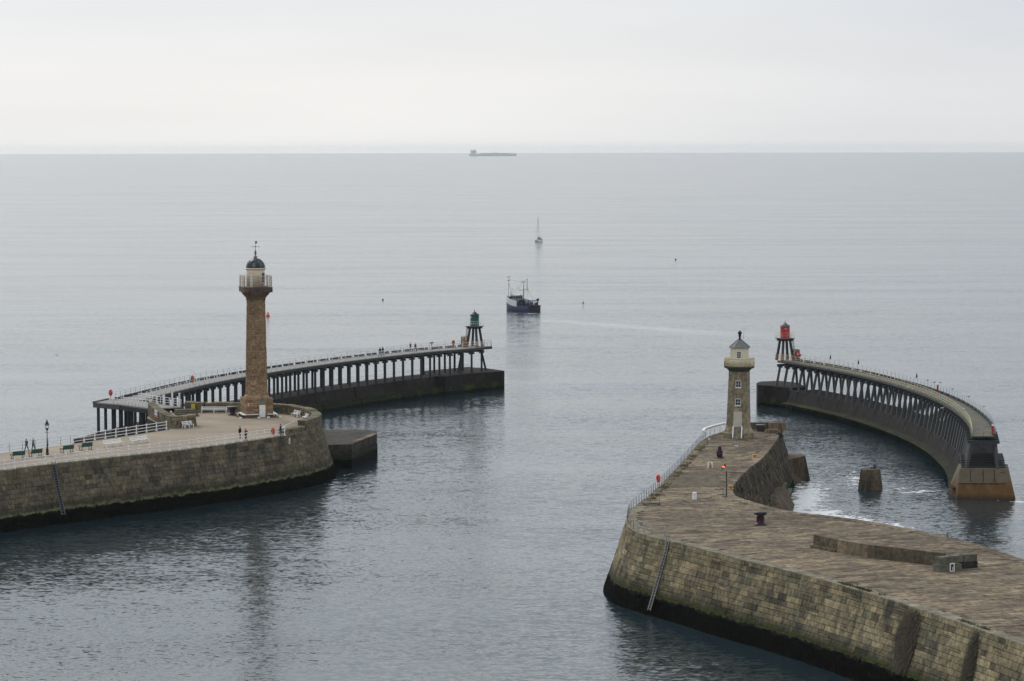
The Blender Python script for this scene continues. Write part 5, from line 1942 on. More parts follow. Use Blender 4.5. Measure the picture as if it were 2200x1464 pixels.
ladder('wall_ladder', 'steel ladder down the wall of the lighthouse pier below the lamp post', WW, WW.nearest(-58.85, 355.45), 1.1, 7.9, .62, paint('ladder_steel', (.17, .17, .17), .6, .3, .1))
ladder('wall_ladder', 'long pale ladder down the front corner of the brown pier', EW, EW.nearest(16.2, 285.4), .5, 8.4, .5, paint('dull_ladder_steel', (.33, .32, .30), .6, .2, .1))

# ------------------------------------------------------------------ notices
def board(name, label, cat, loc, rz, w_, h_, mat, legs=0.0, tilt=0.0):
    root = thing(name, label, cat, loc, rz)
    mb = MB()
    mb.box((0, 0, legs + h_ / 2), (w_, .05, h_))
    part('board', mb, mat, root)
    return root
b = board('warning_board', 'white warning board with red lower band on the ramp wall', 'sign', (-52.28, 408.1, 8.3), R(-73), 2.3, 1.05, WHITE)
for k in range(4):
    mb = MB()
    mb.box((0, -.035, .92 - .13 * k), (1.9 - .25 * (k % 2), .02, .05))
    part('print_line', mb, PRINT, b)
mb = MB()
mb.box((0, -.036, .18), (2.2, .02, .28))
part('red_band', mb, REDSIGN, b)
b = board('yellow_notice', 'yellow notice on the stone wall end left of the long white bench', 'sign', (-48.55, 423.3, 7.95), R(-5), .55, .85, YELLOW)
for k in range(3):
    mb = MB()
    mb.box((0, -.035, .62 - .2 * k), (.38, .02, .07))
    part('print_line', mb, PRINT, b)
wn_ = WW.nearest(-31.4, 390.2)
p = WW.at(wn_, 6.7, .09)
nn = WW.n(wn_)
b = board('wall_notice', 'small white notice low on the rounded pier head wall', 'sign', (p.x, p.y, 6.25), math.atan2(nn[0], -nn[1]), .34, .85, WHITE)
mb = MB()
mb.box((0, -.035, .3), (.2, .02, .3))
part('print_block', mb, paint('grey_print', (.4, .4, .4)), b)

rs = thing('red_sign_panel', 'tilted red and white panel on the rail by the red beacon', 'sign', (52.4, 508.5, ZX), R(-18))
mb = MB()
m = Matrix.Rotation(R(-35), 3, 'Y')
mb.box((0, 0, 1.5), (.5, .06, 1.05), m)
part('panel', mb, REDSIGN, rs)
mb = MB()
mb.box((-.12, -.05, 1.45), (.25, .03, .14), m)
mb.box((-.25, -.05, 1.55), (.08, .03, .3), m)
part('white_stripe', mb, WHITE, rs)
mb = MB()
mb.tube([(0, .05, 0), (0, .05, 1.5)], .04, 6)
part('post', mb, GALV, rs)
# red lifebuoy cabinets on the sweeping pier
for k, ((x, y), lab) in enumerate((((68.3, 446.5), 'red lifebuoy post half way along the sweeping timber pier'), ((66.0, 381.6), 'red lifebuoy post at the near end of the sweeping timber pier'))):
    r_ = thing('red_cabinet', lab, 'lifebuoy post', (x, y, ZX), R(-10), 'red lifebuoy posts')
    mb = MB()
    mb.box((0, 0, .6), (.32, .26, 1.2), taper=.92)
    part('cabinet', mb, RED, r_)
    mb = MB()
    mb.box((0, 0, 1.25), (.38, .32, .1))
    mb.ball((0, 0, 1.33), .11, 8)
    part('lid', mb, WHITE, r_)

# ------------------------------------------------------------------ things on the brown pier
bl = thing('cannon_bollard', 'tall plum iron bollard standing before the short lighthouse', 'bollard', (26.95, 360.8, ZD))
mb = MB()
mb.lathe([(.62, 0), (.62, .1), (.5, .16), (.46, .2)], 16)
part('base_flange', mb, PURPLE, bl)
mb = MB()
mb.lathe([(.42, .18), (.36, .5), (.34, .72), (.28, .8), (.24, 1.3), (.25, 1.42), (.18, 1.55), (.03, 1.6)], 16)
part('shaft', mb, PURPLE, bl)
mb = MB()
for k in range(4):
    a = k * math.pi / 2 + .5
    mb.box((.36 * math.cos(a), .36 * math.sin(a), .5), (.16, .16, .75), a, taper=.8)
    mb.ball((.36 * math.cos(a), .36 * math.sin(a), .9), .09, 8)
part('buttress_fin', mb, PURPLE, bl)
ms = thing('mushroom_bollard', 'maroon bollard with broad black mushroom cap on the brown pier', 'bollard', (26.6, 297.3, ZD))
mb = MB()
mb.lathe([(.66, 0), (.64, .1), (.5, .16), (.42, .4), (.36, .5), (.34, .95), (.42, 1.1)], 16)
for k in range(4):
    a = k * math.pi / 2 + .4
    mb.box((.38 * math.cos(a), .38 * math.sin(a), .62), (.14, .14, .55), a)
part('shaft', mb, WINE, ms)
mb = MB()
mb.lathe([(.6, 1.1), (.68, 1.16), (.69, 1.34), (.64, 1.42), (.3, 1.45)], 20)
part('cap', mb, BLACK, ms)

def cleat(label, x, y, r_):
    root = thing('mooring_cleat', label, 'cleat', (x, y, ZD), r_, 'yellow mooring cleats on the pier edge')
    mb = MB()
    mb.box((0, 0, .05), (.6, .5, .1))
    part('foot', mb, OCHRE, root)
    mb = MB()
    mb.lathe([(.18, .1), (.15, .26), (.30, .34), (.32, .42), (.2, .47)], 12)
    part('head', mb, OCHRE, root)
    return root
cleat('yellow mooring cleat on the arm edge below the short lighthouse', 31.55, 361.0, .3)
c2 = cleat('worn yellow mooring cleat beside the signal post corner', 25.85, 328.4, .8)

sgp = thing('signal_post', 'black signal post with one lit amber lamp on the brown pier', 'signal', (24.75, 320.9, ZD))
mb = MB()
mb.lathe([(.2, 0), (.2, .05), (.09, .08), (.085, 3.0)], 8)
part('post', mb, BLACK, sgp)
mb = MB()
mb.tube([(-.36, 0, 0), (-.34, 0, 3.1), (-.32, 0, 3.3)], .025, 5)
mb.tube([(-.34, 0, 2.6), (0, 0, 2.6)], .02, 4)
part('conduit', mb, GALV, sgp)
mb = MB()
m = Matrix.Rotation(R(32), 3, 'Y')
mb.box((-.30, 0, 3.55), (.22, .25, .62), m)
hd = part('lamp_head', mb, BLACK, sgp)
mb = MB()
mb.lathe([(.001, -.16), (.11, -.15), (.12, -.12)], 12)
o = MB()
o.ball((-.34, -.15, 3.53), .115, 10, (1, .5, 1))
part('lit_lens', o, LIT, hd)

wb_ = thing('white_box', 'small battered white box post on the brown pier', 'box', (20.95, 318.9, ZD), R(10))
mb = MB()
mb.box((0, 0, .4), (.44, .4, .8), taper=.95)
part('cabinet', mb, WHITE, wb_)
mb = MB()
mb.box((-.1, -.205, .55), (.07, .03, .08))
mb.box((.06, -.205, .66), (.05, .03, .05))
part('dark_hole_mark', mb, BLACK, wb_)  # black chips painting in the dark of two holes
fr = thing('cable_stand', 'low white U-shaped frame with yellow middle on the brown pier', 'frame', (24.95, 350.0, ZD), R(8))
mb = MB()
for x in (-.24, .24):
    mb.box((x, 0, .34), (.11, .3, .68))
part('side_plate', mb, WHITE, fr)
mb = MB()
mb.box((0, .02, .22), (.36, .16, .44))
part('middle', mb, OCHRE, fr)
# trolley tracks (two dark iron strips)
for k, (x, y) in enumerate(((19.95, 315.6), (21.6, 316.2))):
    mb = MB()
    mb.beam((x - .35, y + 3.0, ZD + .02), (x + .7, y - 3.0, ZD + .02), .14, .06)
    tag(part('iron_strip', mb, BLACK), ['left of two dark iron strips set in the paving by the white box', 'right of two dark iron strips set in the paving by the white box'][k], 'metal strip', 'iron strips in the paving')
bs = thing('slab_bench', 'low grey stone slab bench by the left edge of the brown pier', 'slab', (15.75, 313.6, ZD), R(4))
mb = MB()
mb.box((0, 0, .22), (2.0, .55, .2))
part('slab', mb, BLOCKC, bs)
mb = MB()
for x in (-.8, .8):
    mb.box((x, 0, .06), (.3, .45, .12))
part('foot', mb, BLOCKC, bs)
mb = MB()
mb.tube([(16.7, 314.4, ZD), (16.7, 314.4, ZD + 1.1)], .03, 5)
tag(part('thin_post', mb, IRON), 'thin grey post at the right end of the stone slab bench', 'post')
mb = MB()
mb.tube([(45.0, 286.6, ZD - .1), (45.0, 286.6, ZD + .62)], .05, 5)
tag(part('iron_pin', mb, IRON), 'short iron pin standing on the right edge of the brown pier', 'pin')

# dark tank and low wall at the seaward end
tk = thing('black_tank', 'black tub right of the short lighthouse', 'tub', (35.25, 394.3, ZD))
mb = MB()
mb.lathe([(.55, 0), (.66, .85), (.72, .88), (.72, .95), (.3, .97)], 14)
part('tub', mb, IRON, tk)
fw = thing('breast_wall', 'low concrete wall along the seaward end behind the short lighthouse', 'wall', (36, 397.3, ZD))
for k, (x0, x1, m_) in enumerate(((33.2, 36.55, PALEC), (36.57, 38.0, FLAG), (38.0, 39.1, FLAG))):
    mb = MB()
    mb.box(((x0 + x1) / 2, 397.0 - .2 * k, ZD + .5), (x1 - x0, .7, 1.0 + .03 * k), R(-1), tint=.3 + .3 * k)
    part('wall_panel', mb, m_, fw, True)
mb = MB()
mb.box((36.8, 392.2, ZD + .25), (1.5, 1.2, .5), R(12), tint=.3)
tag(part('masonry_block', mb, FLAG), 'squat stone block at the far right corner of the brown pier', 'block')
rr = thing('rusty_rail', 'rusty broken rail on the seaward corner of the brown pier', 'railing', (37, 393.5, ZD))
for (x, y, h_) in ((36.35, 391.2, 1.5), (36.5, 394.4, 1.2), (37.3, 394.2, 1.25), (37.55, 393.9, 1.3), (38.3, 393.5, 1.2)):
    mb = MB()
    mb.tube([(x, y, ZD), (x, y, ZD + h_)], .05, 5)
    part('post', mb, RUST, rr, True)
mb = MB()
mb.tube([(36.35, 391.2, ZD + 1.4), (36.5, 394.4, ZD + 1.1), (38.3, 393.5, ZD + 1.15)], .035, 5)
part('rail', mb, RUST, rr, True)
ty = thing('rubber_fender', 'black rubber tyre fender hung at the seaward corner', 'fender', (37.4, 390.3, ZD))
mb = MB()
mb.tube([(.35 * math.cos(a), -.55, -.1 + .3 * math.sin(a)) for a in [2 * math.pi * k / 14 for k in range(14)]], .16, 7, closed=True)
part('tyre', mb, BLACK, ty)

# low concrete wave wall and loose blocks on the flags
cw = thing('wave_wall', 'low bent concrete wall in three panels standing on the flagstones', 'wall', (35, 274, ZD))
for (a, b, tn) in (((30.45, 280.6), (32.4, 277.3), .3), ((32.43, 277.25), (35.1, 273.6), .6), ((35.13, 273.57), (41.6, 267.7), .9)):
    mb = MB()
    d = (Vector((*b, 0)) - Vector((*a, 0))).normalized()
    nrm = Vector((-d.y, d.x, 0))
    if nrm.y < 0:
        nrm = -nrm
    A, B = Vector((*a, ZD)), Vector((*b, ZD))
    w_ = .55
    vs_ = [A, B, B + nrm * w_, A + nrm * w_]
    k = Vector((0, 0, 1.28))
    t_ = [A + k + nrm * .06, B + k + nrm * .06, B + k + nrm * (w_ - .05), A + k + nrm * (w_ - .05)]
    mb.add(vs_ + t_, [(0, 1, 5, 4), (1, 2, 6, 5), (2, 3, 7, 6), (3, 0, 4, 7), (4, 5, 6, 7)], tn)
    q = [A + Vector((0, 0, .35)) - nrm * .02, B + Vector((0, 0, .35)) - nrm * .02, B + Vector((0, 0, 1.2)) - nrm * -.03, A + Vector((0, 0, 1.2)) - nrm * -.03]
    part('wall_panel', mb, PALEC if tn != .6 else FLAG, cw, True)
mb = MB()
a, b = (30.35, 280.55), (32.4, 277.2)
mb.beam((a[0], a[1], ZD + .14), (b[0], b[1], ZD + .14), .5, .28)
part('footing', mb, PALEC, cw, True)
SB = R(18)
def sblock(label, x, y, z, sx_, sy_, sz_, tn, rz=SB):
    mb = MB()
    q = MB()
    q.prism([(-sx_ / 2 + .05, -sy_ / 2), (sx_ / 2 - .05, -sy_ / 2), (sx_ / 2, -sy_ / 2 + .05), (sx_ / 2, sy_ / 2 - .05), (sx_ / 2 - .05, sy_ / 2), (-sx_ / 2 + .05, sy_ / 2), (-sx_ / 2, sy_ / 2 - .05), (-sx_ / 2, -sy_ / 2 + .05)], 0, sz_ - .04, tn)
    q.prism([(-sx_ / 2 + .08, -sy_ / 2 + .04), (sx_ / 2 - .08, -sy_ / 2 + .04), (sx_ / 2 - .08, sy_ / 2 - .04), (-sx_ / 2 + .08, sy_ / 2 - .04)], sz_ - .04, sz_, tn)
    o = part('concrete_block', q, BLOCKC)
    o.location = (x, y, z)
    o.rotation_euler = (0, 0, rz)
    tag(o, label, 'block', 'stacked blocks at the end of the wave wall')
sblock('front left grey block on the ground in the stack by the low wall', 41.05, 264.9, ZD, 1.35, 1.1, .66, .2)
sblock('middle ground block of the stack, behind the small white frame', 42.35, 265.5, ZD, 1.1, 1.1, .68, .35)
sblock('dark ground block at the right end of the stack', 43.9, 267.1, ZD, 1.7, 1.0, .64, 1.0, R(22))
sblock('front left grey block lying on top of the stack', 41.25, 265.2, ZD + .68, 1.3, 1.0, .66, .25, R(22))
sblock('middle top block of the stack', 42.6, 266.3, ZD + .69, 1.05, 1.0, .64, .5, R(20))
sblock('right top block of the stack', 43.95, 267.2, ZD + .65, 1.5, 1.0, .66, .45, R(14))
nf = thing('white_hatch_frame', 'small white frame with dark opening leaning on the stacked blocks', 'frame', (42.0, 264.55, ZD), R(18))
mb = MB()
for x in (-.2, .2):
    mb.box((x, 0, .36), (.08, .1, .72))
mb.box((0, 0, .76), (.48, .1, .09))
mb.box((0, 0, .04), (.32, .1, .08))
part('frame', mb, WHITE, nf)
mb = MB()
mb.box((0, .04, .4), (.32, .04, .64))
part('dark_panel', mb, BLACK, nf)
mb = MB()
mb.box((.06, -.02, .28), (.06, .05, .3))
part('white_peg', mb, WHITE, nf)

# carved letters on the wall, three faint characters
dl = EW.nearest(28.3, 262.3)
pl_ = EW.at(dl, 6.5, .10)
cu = bpy.data.curves.new('carved_letters', 'FONT')
cu.body = 'SLC'
cu.size = 1.0
cu.extrude = .006
cu.align_x = 'CENTER'
fo_ = bpy.data.objects.new('tmp_text', cu)
COL.objects.link(fo_)
bpy.context.view_layer.update()
me_ = bpy.data.meshes.new_from_object(fo_.evaluated_get(bpy.context.evaluated_depsgraph_get()))
bpy.data.objects.remove(fo_)
me_.name = 'carved_letters'
me_.materials.clear()
me_.materials.append(paint('chalk_letters', (.25, .215, .155), .9, .5))
lt = bpy.data.objects.new('carved_letters', me_)
COL.objects.link(lt)
lt.parent = ep
nn = EW.n(dl)
lt.location = Vector((pl_.x, pl_.y, 6.45)) - ep.location
lt.rotation_euler = (R(90 - 14), 0, math.atan2(nn[0], -nn[1]))

# ------------------------------------------------------------------ plants on the walls
def hanging(label, W, d0, d1, z0, z1, n, seed, cols):
    rnd = random.Random(seed)
    mb = MB()
    for _ in range(n):
        z = rnd.triangular(z0, z1, z0 + (z1 - z0) * .35)
        f_ = (z1 - z) / (z1 - z0)
        mid = (d0 + d1) / 2 + math.sin(f_ * 5 + seed) * .25
        half = (d1 - d0) / 2 * (.55 + .5 * math.sin(math.pi * min(1, f_ * .9 + .1)))
        d = mid + half * max(-1, min(1, rnd.gauss(0, .45)))
        p = W.at(d, z, .03 + rnd.random() * .16)
        nx, ny = W.n(d)
        L = rnd.uniform(.10, .4)
        wv = rnd.uniform(.012, .035)
        q = p + Vector((nx * .12 + rnd.uniform(-.12, .12), ny * .12 + rnd.uniform(-.12, .12), -L))
        s_ = Vector((-ny, nx, rnd.uniform(-.4, .4))) * wv
        mb.add([p - s_, p + s_, q + s_ * .3, q - s_ * .3], [(0, 1, 2, 3)], rnd.random())
    t = NT('dead_creeper')
    a = t.n('ShaderNodeAttribute', None, attribute_name='tint').outputs['Fac']
    c = t.ramp(a, [(i / (len(cols) - 1), c) for i, c in enumerate(cols)])
    o = part('creeper', mb, t.bsdf(c, .9))
    o['kind'] = 'stuff'
    tag(o, label, 'creeper')
CR = [(.018, .015, .010), (.05, .037, .025), (.085, .062, .042), (.13, .095, .068), (.04, .042, .018)]
dv = EW.nearest(35.6, 243.6)
hanging('wide curtain of dead brown creeper on the front wall of the brown pier', EW, dv - 1.7, dv + 1.7, 1.9, 7.5, 11000, 3, CR)
dv2 = EW.nearest(39.2, 232.6)
hanging('narrow strip of brown creeper near the right picture edge', EW, dv2 - .9, dv2 + .9, 1.0, 7.4, 6000, 4, [(.016, .014, .008), (.05, .04, .02), (.09, .068, .04), (.045, .05, .02)])
def seaweed(label, W, d0, d1, n, seed, ztop=1.75):
    rnd = random.Random(seed)
    mb = MB()
    for _ in range(n):
        d = rnd.uniform(d0, d1)
        z = ztop + .12 * math.sin(d * .9) + .1 * math.sin(d * 2.3 + 1) - (ztop + .3) * rnd.random() ** 1.4
        p = W.at(d, z, .05 + rnd.random() * .03)
        nx, ny = W.n(d)
        L, wv = rnd.uniform(.12, .35), rnd.uniform(.04, .11)
        s_ = Vector((-ny, nx, rnd.uniform(-.3, .3))) * wv
        q = p + Vector((nx * .09, ny * .09, -L)) + s_ * rnd.uniform(-1, 1)
        mb.add([p - s_, p + s_, q + s_ * .6, q - s_ * .6], [(0, 1, 2, 3)], rnd.random())
    o = part('seaweed', mb, WEED)
    o['kind'] = 'stuff'
    tag(o, label, 'seaweed')
t = NT('black_seaweed')
a = t.n('ShaderNodeAttribute', None, attribute_name='tint').outputs['Fac']
WEED = t.bsdf(t.ramp(a, [(0, (.0015, .002, .0015)), (.6, (.004, .0045, .003)), (1, (.010, .010, .005))]), .9, spec=.03)
seaweed('black seaweed along the waterline of the brown pier wall', EW, EW.nearest(12.6, 303), EW.len - 14, 15000, 8, 1.7)
seaweed('black seaweed along the waterline of the lighthouse pier wall', WW, 25, WW.len - 8, 12000, 9, 1.6)

hr_ = [o for o in bpy.data.objects if o.parent is None and o.get('label', '').startswith('thick white handrail')][0]
mb = MB()
pp = [(26.35, 384.0), (26.9, 387.5), (28.4, 391.5), (30.2, 395.0), (30.9, 395.4)]
for a_, b_ in zip(pp, pp[1:]):
    mb.beam((*a_, ZD + 1.14), (*b_, ZD + 1.14), .36, .12)
part('added_bright_cap', mb, WHITE, hr_, True)  # extra flat board added so an upward face catches skylight

rnd = random.Random(5)
mb = MB()
for (d0, d1, n) in ((EW.nearest(29.9, 257.9) - .5, EW.nearest(33.2, 250.2), 1500), (EW.nearest(37.6, 238) - .3, EW.nearest(40, 230.6), 500), (EW.nearest(25, 377), EW.nearest(14, 313), 2600)):
    for _ in range(n):
        d = rnd.uniform(d0, d1)
        if math.sin(d * 1.7) + math.sin(d * .61 + 1) < rnd.uniform(-.6, 1.2):
            continue
        p = EW.at(d, ZD + .02, -rnd.uniform(.25, 1.25 if d < d_near else .75))
        h_ = rnd.uniform(.05, .22)
        a = rnd.uniform(0, 6.3)
        s_ = Vector((math.cos(a), math.sin(a), 0)) * rnd.uniform(.03, .07)
        q = p + Vector((rnd.uniform(-.1, .1), rnd.uniform(-.1, .1), h_))
        mb.add([p - s_, p + s_, q], [(0, 1, 2)], rnd.random())
t = NT('edge_grass')
a = t.n('ShaderNodeAttribute', None, attribute_name='tint').outputs['Fac']
o = part('grass', mb, t.bsdf(t.ramp(a, [(0, (.035, .045, .012)), (.5, (.09, .09, .025)), (1, (.17, .15, .06))]), .9))
o['kind'] = 'stuff'
tag(o, 'short dry grass tufts along the edges of the brown pier', 'grass')

# ------------------------------------------------------------------ people
def skin_mesh(name, verts, edges, radii, root=0, sub=1):
    me = bpy.data.meshes.new(name)
    me.from_pydata(verts, edges, [])
    ob = bpy.data.objects.new(name, me)
    COL.objects.link(ob)
    md = ob.modifiers.new('s', 'SKIN')
    for i, r_ in enumerate(radii):
        v = me.skin_vertices[0].data[i]
        v.radius = r_ if isinstance(r_, tuple) else (r_, r_)
        v.use_root = i == root
    md.use_smooth_shade = True
    if sub:
        ob.modifiers.new('d', 'SUBSURF').levels = sub
    bpy.context.view_layer.update()
    m2 = bpy.data.meshes.new_from_object(ob.evaluated_get(bpy.context.evaluated_depsgraph_get()))
    bpy.data.objects.remove(ob)
    bpy.data.meshes.remove(me)
    m2.name = name
    return m2

def person(label, loc, rz, coat, legs, hair, h=1.72, stride=.0, arms='down', coat_len=.0, cat='person', hat=False):
    """faces -y; stride = half step length; arms: down, swing, rail (right arm forward), fold"""
    root = thing('person', label, cat, loc, rz)
    k = h / 1.72
    S = lambda x, y, z: (x * k, y * k, z * k)
    hipL, hipR = S(-.09, 0, .90), S(.09, 0, .90)
    kneeL, kneeR = S(-.10, -stride * .6 - .02, .48), S(.10, stride * .35 - .03, .48)
    ankL, ankR = S(-.11, -stride, .08), S(.11, stride, .08 + abs(stride) * .2)
    toeL, toeR = S(-.13, -stride - .17, .035), S(.13, stride - .16, .035 + abs(stride) * .1)
    shL, shR = S(-.185, 0, 1.40), S(.185, 0, 1.40)
    if arms == 'rail':
        elR, wrR = S(.26, -.20, 1.20), S(.22, -.45, 1.12)
        elL, wrL = S(-.26, -.18, 1.19), S(-.18, -.44, 1.12)
    elif arms == 'fold':
        elR, wrR = S(.25, -.05, 1.14), S(.05, -.22, 1.12)
        elL, wrL = S(-.25, -.05, 1.14), S(-.02, -.24, 1.08)
    elif arms == 'swing':
        elR, wrR = S(.24, -.10, 1.13), S(.22, -.25, .93)
        elL, wrL = S(-.24, .12, 1.13), S(-.23, .16, .88)
    else:
        elR, wrR = S(.25, .03, 1.12), S(.25, -.03, .86)
        elL, wrL = S(-.25, .03, 1.12), S(-.25, -.03, .86)
    # body: one continuous figure with head, limbs and five-fingered hands
    V = [S(0, 0, .95), S(0, 0, 1.15), S(0, 0, 1.38), S(0, -.005, 1.47), S(0, -.015, 1.55), S(0, -.02, 1.63), S(0, -.01, 1.70)]
    Rr = [(.13, .09), (.125, .085), (.12, .085), .05, (.062, .075), (.075, .09), (.055, .065)]
    E = [(0, 1), (1, 2), (2, 3), (3, 4), (4, 5), (5, 6)]
    def chain(parent, pts_, rad):
        p_ = parent
        for q, r_ in zip(pts_, rad):
            V.append(tuple(q))
            Rr.append(r_)
            E.append((p_, len(V) - 1))
            p_ = len(V) - 1
        return p_
    for hp_, kn, an, to in ((hipL, kneeL, ankL, toeL), (hipR, kneeR, ankR, toeR)):
        chain(0, [hp_, kn, an, to], [.085, .055, .042, .035])
    hands = []
    for sh, eb_, wr in ((shL, elL, wrL), (shR, elR, wrR)):
        chain(2, [sh, eb_, wr], [.055, .042, .03])
        hands.append((Vector(eb_), Vector(wr)))
    me = skin_mesh('body', V, E, [tuple(c * k for c in r_) if isinstance(r_, tuple) else r_ * k for r_ in Rr], 0, 1)
    # fingers, nose and ears are added into the same mesh
    mb = MB()
    mb.v = [tuple(v.co) for v in me.vertices]
    mb.f = [tuple(p_.vertices) for p_ in me.polygons]
    mb.t = [.5] * len(mb.f)
    mb.sm = [True] * len(mb.f)
    for i, (eb_, wr) in enumerate(hands):
        d = (wr - eb_).normalized()
        side = Vector((1, 0, 0))
        side = (side - d * side.dot(d)).normalized()
        mb.tube([wr - d * .02, wr + d * .09], .034, 6, r2=.038)
        for j, (o_, L) in enumerate(((-.03, .06), (-.01, .075), (.01, .08), (.03, .07))):
            a = wr + d * .085 + side * o_
            mb.tube([a, a + d * L * .6, a + d * L + Vector((0, -.02, -.01))], .0095, 5)
        sg_ = 1 if i == 0 else -1
        a = wr + d * .03 + side * .03 * sg_
        mb.tube([a, a + side * .03 * sg_ + d * .03, a + side * .035 * sg_ + d * .065], .011, 5)
    mb.ball(S(0, -.10, 1.60), .017 * k, 6, (1, 1.2, 1.5))
    for sg_ in (-1, 1):
        mb.ball(S(sg_ * .078, -.01, 1.60), .022 * k, 6, (.5, 1, 1.4))
    part('body', mb, TAN, root)
    mb = MB()
    for sg_ in (-1, 1):
        mb.ball(S(sg_ * .03, -.094, 1.615), .010 * k, 6)
    mb.box(S(0, -.093, 1.565), (.045 * k, .012, .008))
    part('face_features', mb, BLACK, root)
    # coat
    cz = .86 - coat_len
    V2 = [S(0, 0, cz + .08), S(0, 0, 1.05), S(0, .01, 1.28), S(0, .005, 1.41), S(0, 0, 1.47)]
    R2 = [(.19, .14), (.175, .135), (.18, .135), (.13, .10), (.07, .07)]
    E2 = [(0, 1), (1, 2), (2, 3), (3, 4)]
    for sh, eb_, wr in ((shL, elL, wrL), (shR, elR, wrR)):
        V2 += [sh, eb_, tuple(Vector(wr) * .97 + Vector(eb_) * .03)]
        R2 += [.075, .065, .052]
        n_ = len(V2)
        E2 += [(3, n_ - 3), (n_ - 3, n_ - 2), (n_ - 2, n_ - 1)]
    me = skin_mesh('jacket', V2, E2, [tuple(c * k for c in r_) if isinstance(r_, tuple) else r_ * k for r_ in R2], 0, 1)
    me.materials.append(coat)
    o = bpy.data.objects.new('jacket', me)
    COL.objects.link(o)
    o.parent = root
    V3 = [S(0, 0, .94), hipL, kneeL, tuple(Vector(ankL) + Vector((0, 0, .02))), hipR, kneeR, tuple(Vector(ankR) + Vector((0, 0, .02)))]
    me = skin_mesh('trousers', V3, [(0, 1), (1, 2), (2, 3), (0, 4), (4, 5), (5, 6)], [(.15 * k, .11 * k), .1 * k, .075 * k, .065 * k, .1 * k, .075 * k, .065 * k], 0, 1)
    me.materials.append(legs)
    o = bpy.data.objects.new('trousers', me)
    COL.objects.link(o)
    o.parent = root
    mb = MB()
    for an, to in ((ankL, toeL), (ankR, toeR)):
        c = (Vector(an) + Vector(to)) / 2
        mb.ball((c.x, c.y, max(.045, c.z)), .05, 8, (1, 2.6, .95))
    part('shoe', mb, BLACK, root)
    mb = MB()
    mb.ball(S(0, .012, 1.655), .098 * k, 10, (.92, 1.02, .85))
    if hat:
        mb.lathe([(.15 * k, 1.66 * k), (.15 * k, 1.675 * k)], 12, (0, 0, 0))
    part('hat' if hat else 'hair', mb, hair, root)
    return root
cloth = lambda n_, c: paint(n_, c, .9, .25, 0, 9.0)
JEAN, JET, NAVY, RCOAT = cloth('blue_jeans', (.045, .075, .17)), cloth('black_cloth', (.010, .010, .014)), cloth('navy_cloth', (.018, .026, .055)), cloth('red_coat_cloth', (.30, .012, .035))
MAUVE, KHAKI, PJ = cloth('mauve_top', (.11, .075, .07)), cloth('khaki_coat', (.16, .155, .125)), cloth('pale_jeans', (.30, .36, .46))
DHAIR, FHAIR = cloth('dark_hair', (.012, .010, .010)), cloth('sandy_hair', (.16, .12, .08))
wk = math.atan2(.62, .78) * -1
person('walker in mauve top and blue jeans beside the lamp post, arms folded', (-64.75, 370.3, ZD), R(142), MAUVE, JEAN, DHAIR, 1.68, .26, 'fold')
person('walker in loose khaki coat and black trousers beside the lamp post', (-63.95, 371.0, ZD), R(142), KHAKI, JET, FHAIR, 1.66, .22, 'swing', .12, hat=False)
person('person dressed all in black near the harbour rail', (-37.75, 385.5, ZD), R(60), JET, JET, DHAIR, 1.74, .14, 'down')
person('person in red coat leaning on the white harbour rail', (-36.75, 383.3, ZD), R(48), RCOAT, JET, DHAIR, 1.66, .05, 'rail', .12)
person('person in navy coat and blue trousers by the orange lifebuoy', (-32.35, 388.3, ZD), R(75), NAVY, cloth('blue_trousers', (.03, .05, .12)), DHAIR, 1.76, .04, 'down', .1)
person('left of the two close walkers in dark jackets on the timber pier', (-24.85, 524.1, ZX), R(-30), NAVY, PJ, DHAIR, 1.7, .2, 'down')
person('right of the two close walkers in dark jackets on the timber pier', (-24.35, 524.7, ZX), R(-30), JET, PJ, DHAIR, 1.76, .2, 'swing')
person('person in red jacket walking on the timber pier', (-19.55, 536.0, ZX), R(-35), RCOAT, PJ, DHAIR, 1.72, .22, 'swing')
person('person in black jacket walking just right of the red-jacketed one', (-18.55, 535.3, ZX), R(-35), JET, JET, DHAIR, 1.68, .2, 'swing')

ts = thing('coin_telescope', 'dark viewing telescope on a stand on the timber pier', 'telescope', (-15.6, 541.0, ZX))
mb = MB()
mb.lathe([(.3, 0), (.28, .08), (.1, .14), (.08, 1.15)], 8)
part('stand', mb, IRON, ts)
mb = MB()
mb.tube([(-.35, 0, 1.3), (.35, 0, 1.36)], .14, 8)
part('barrel', mb, IRON, ts)

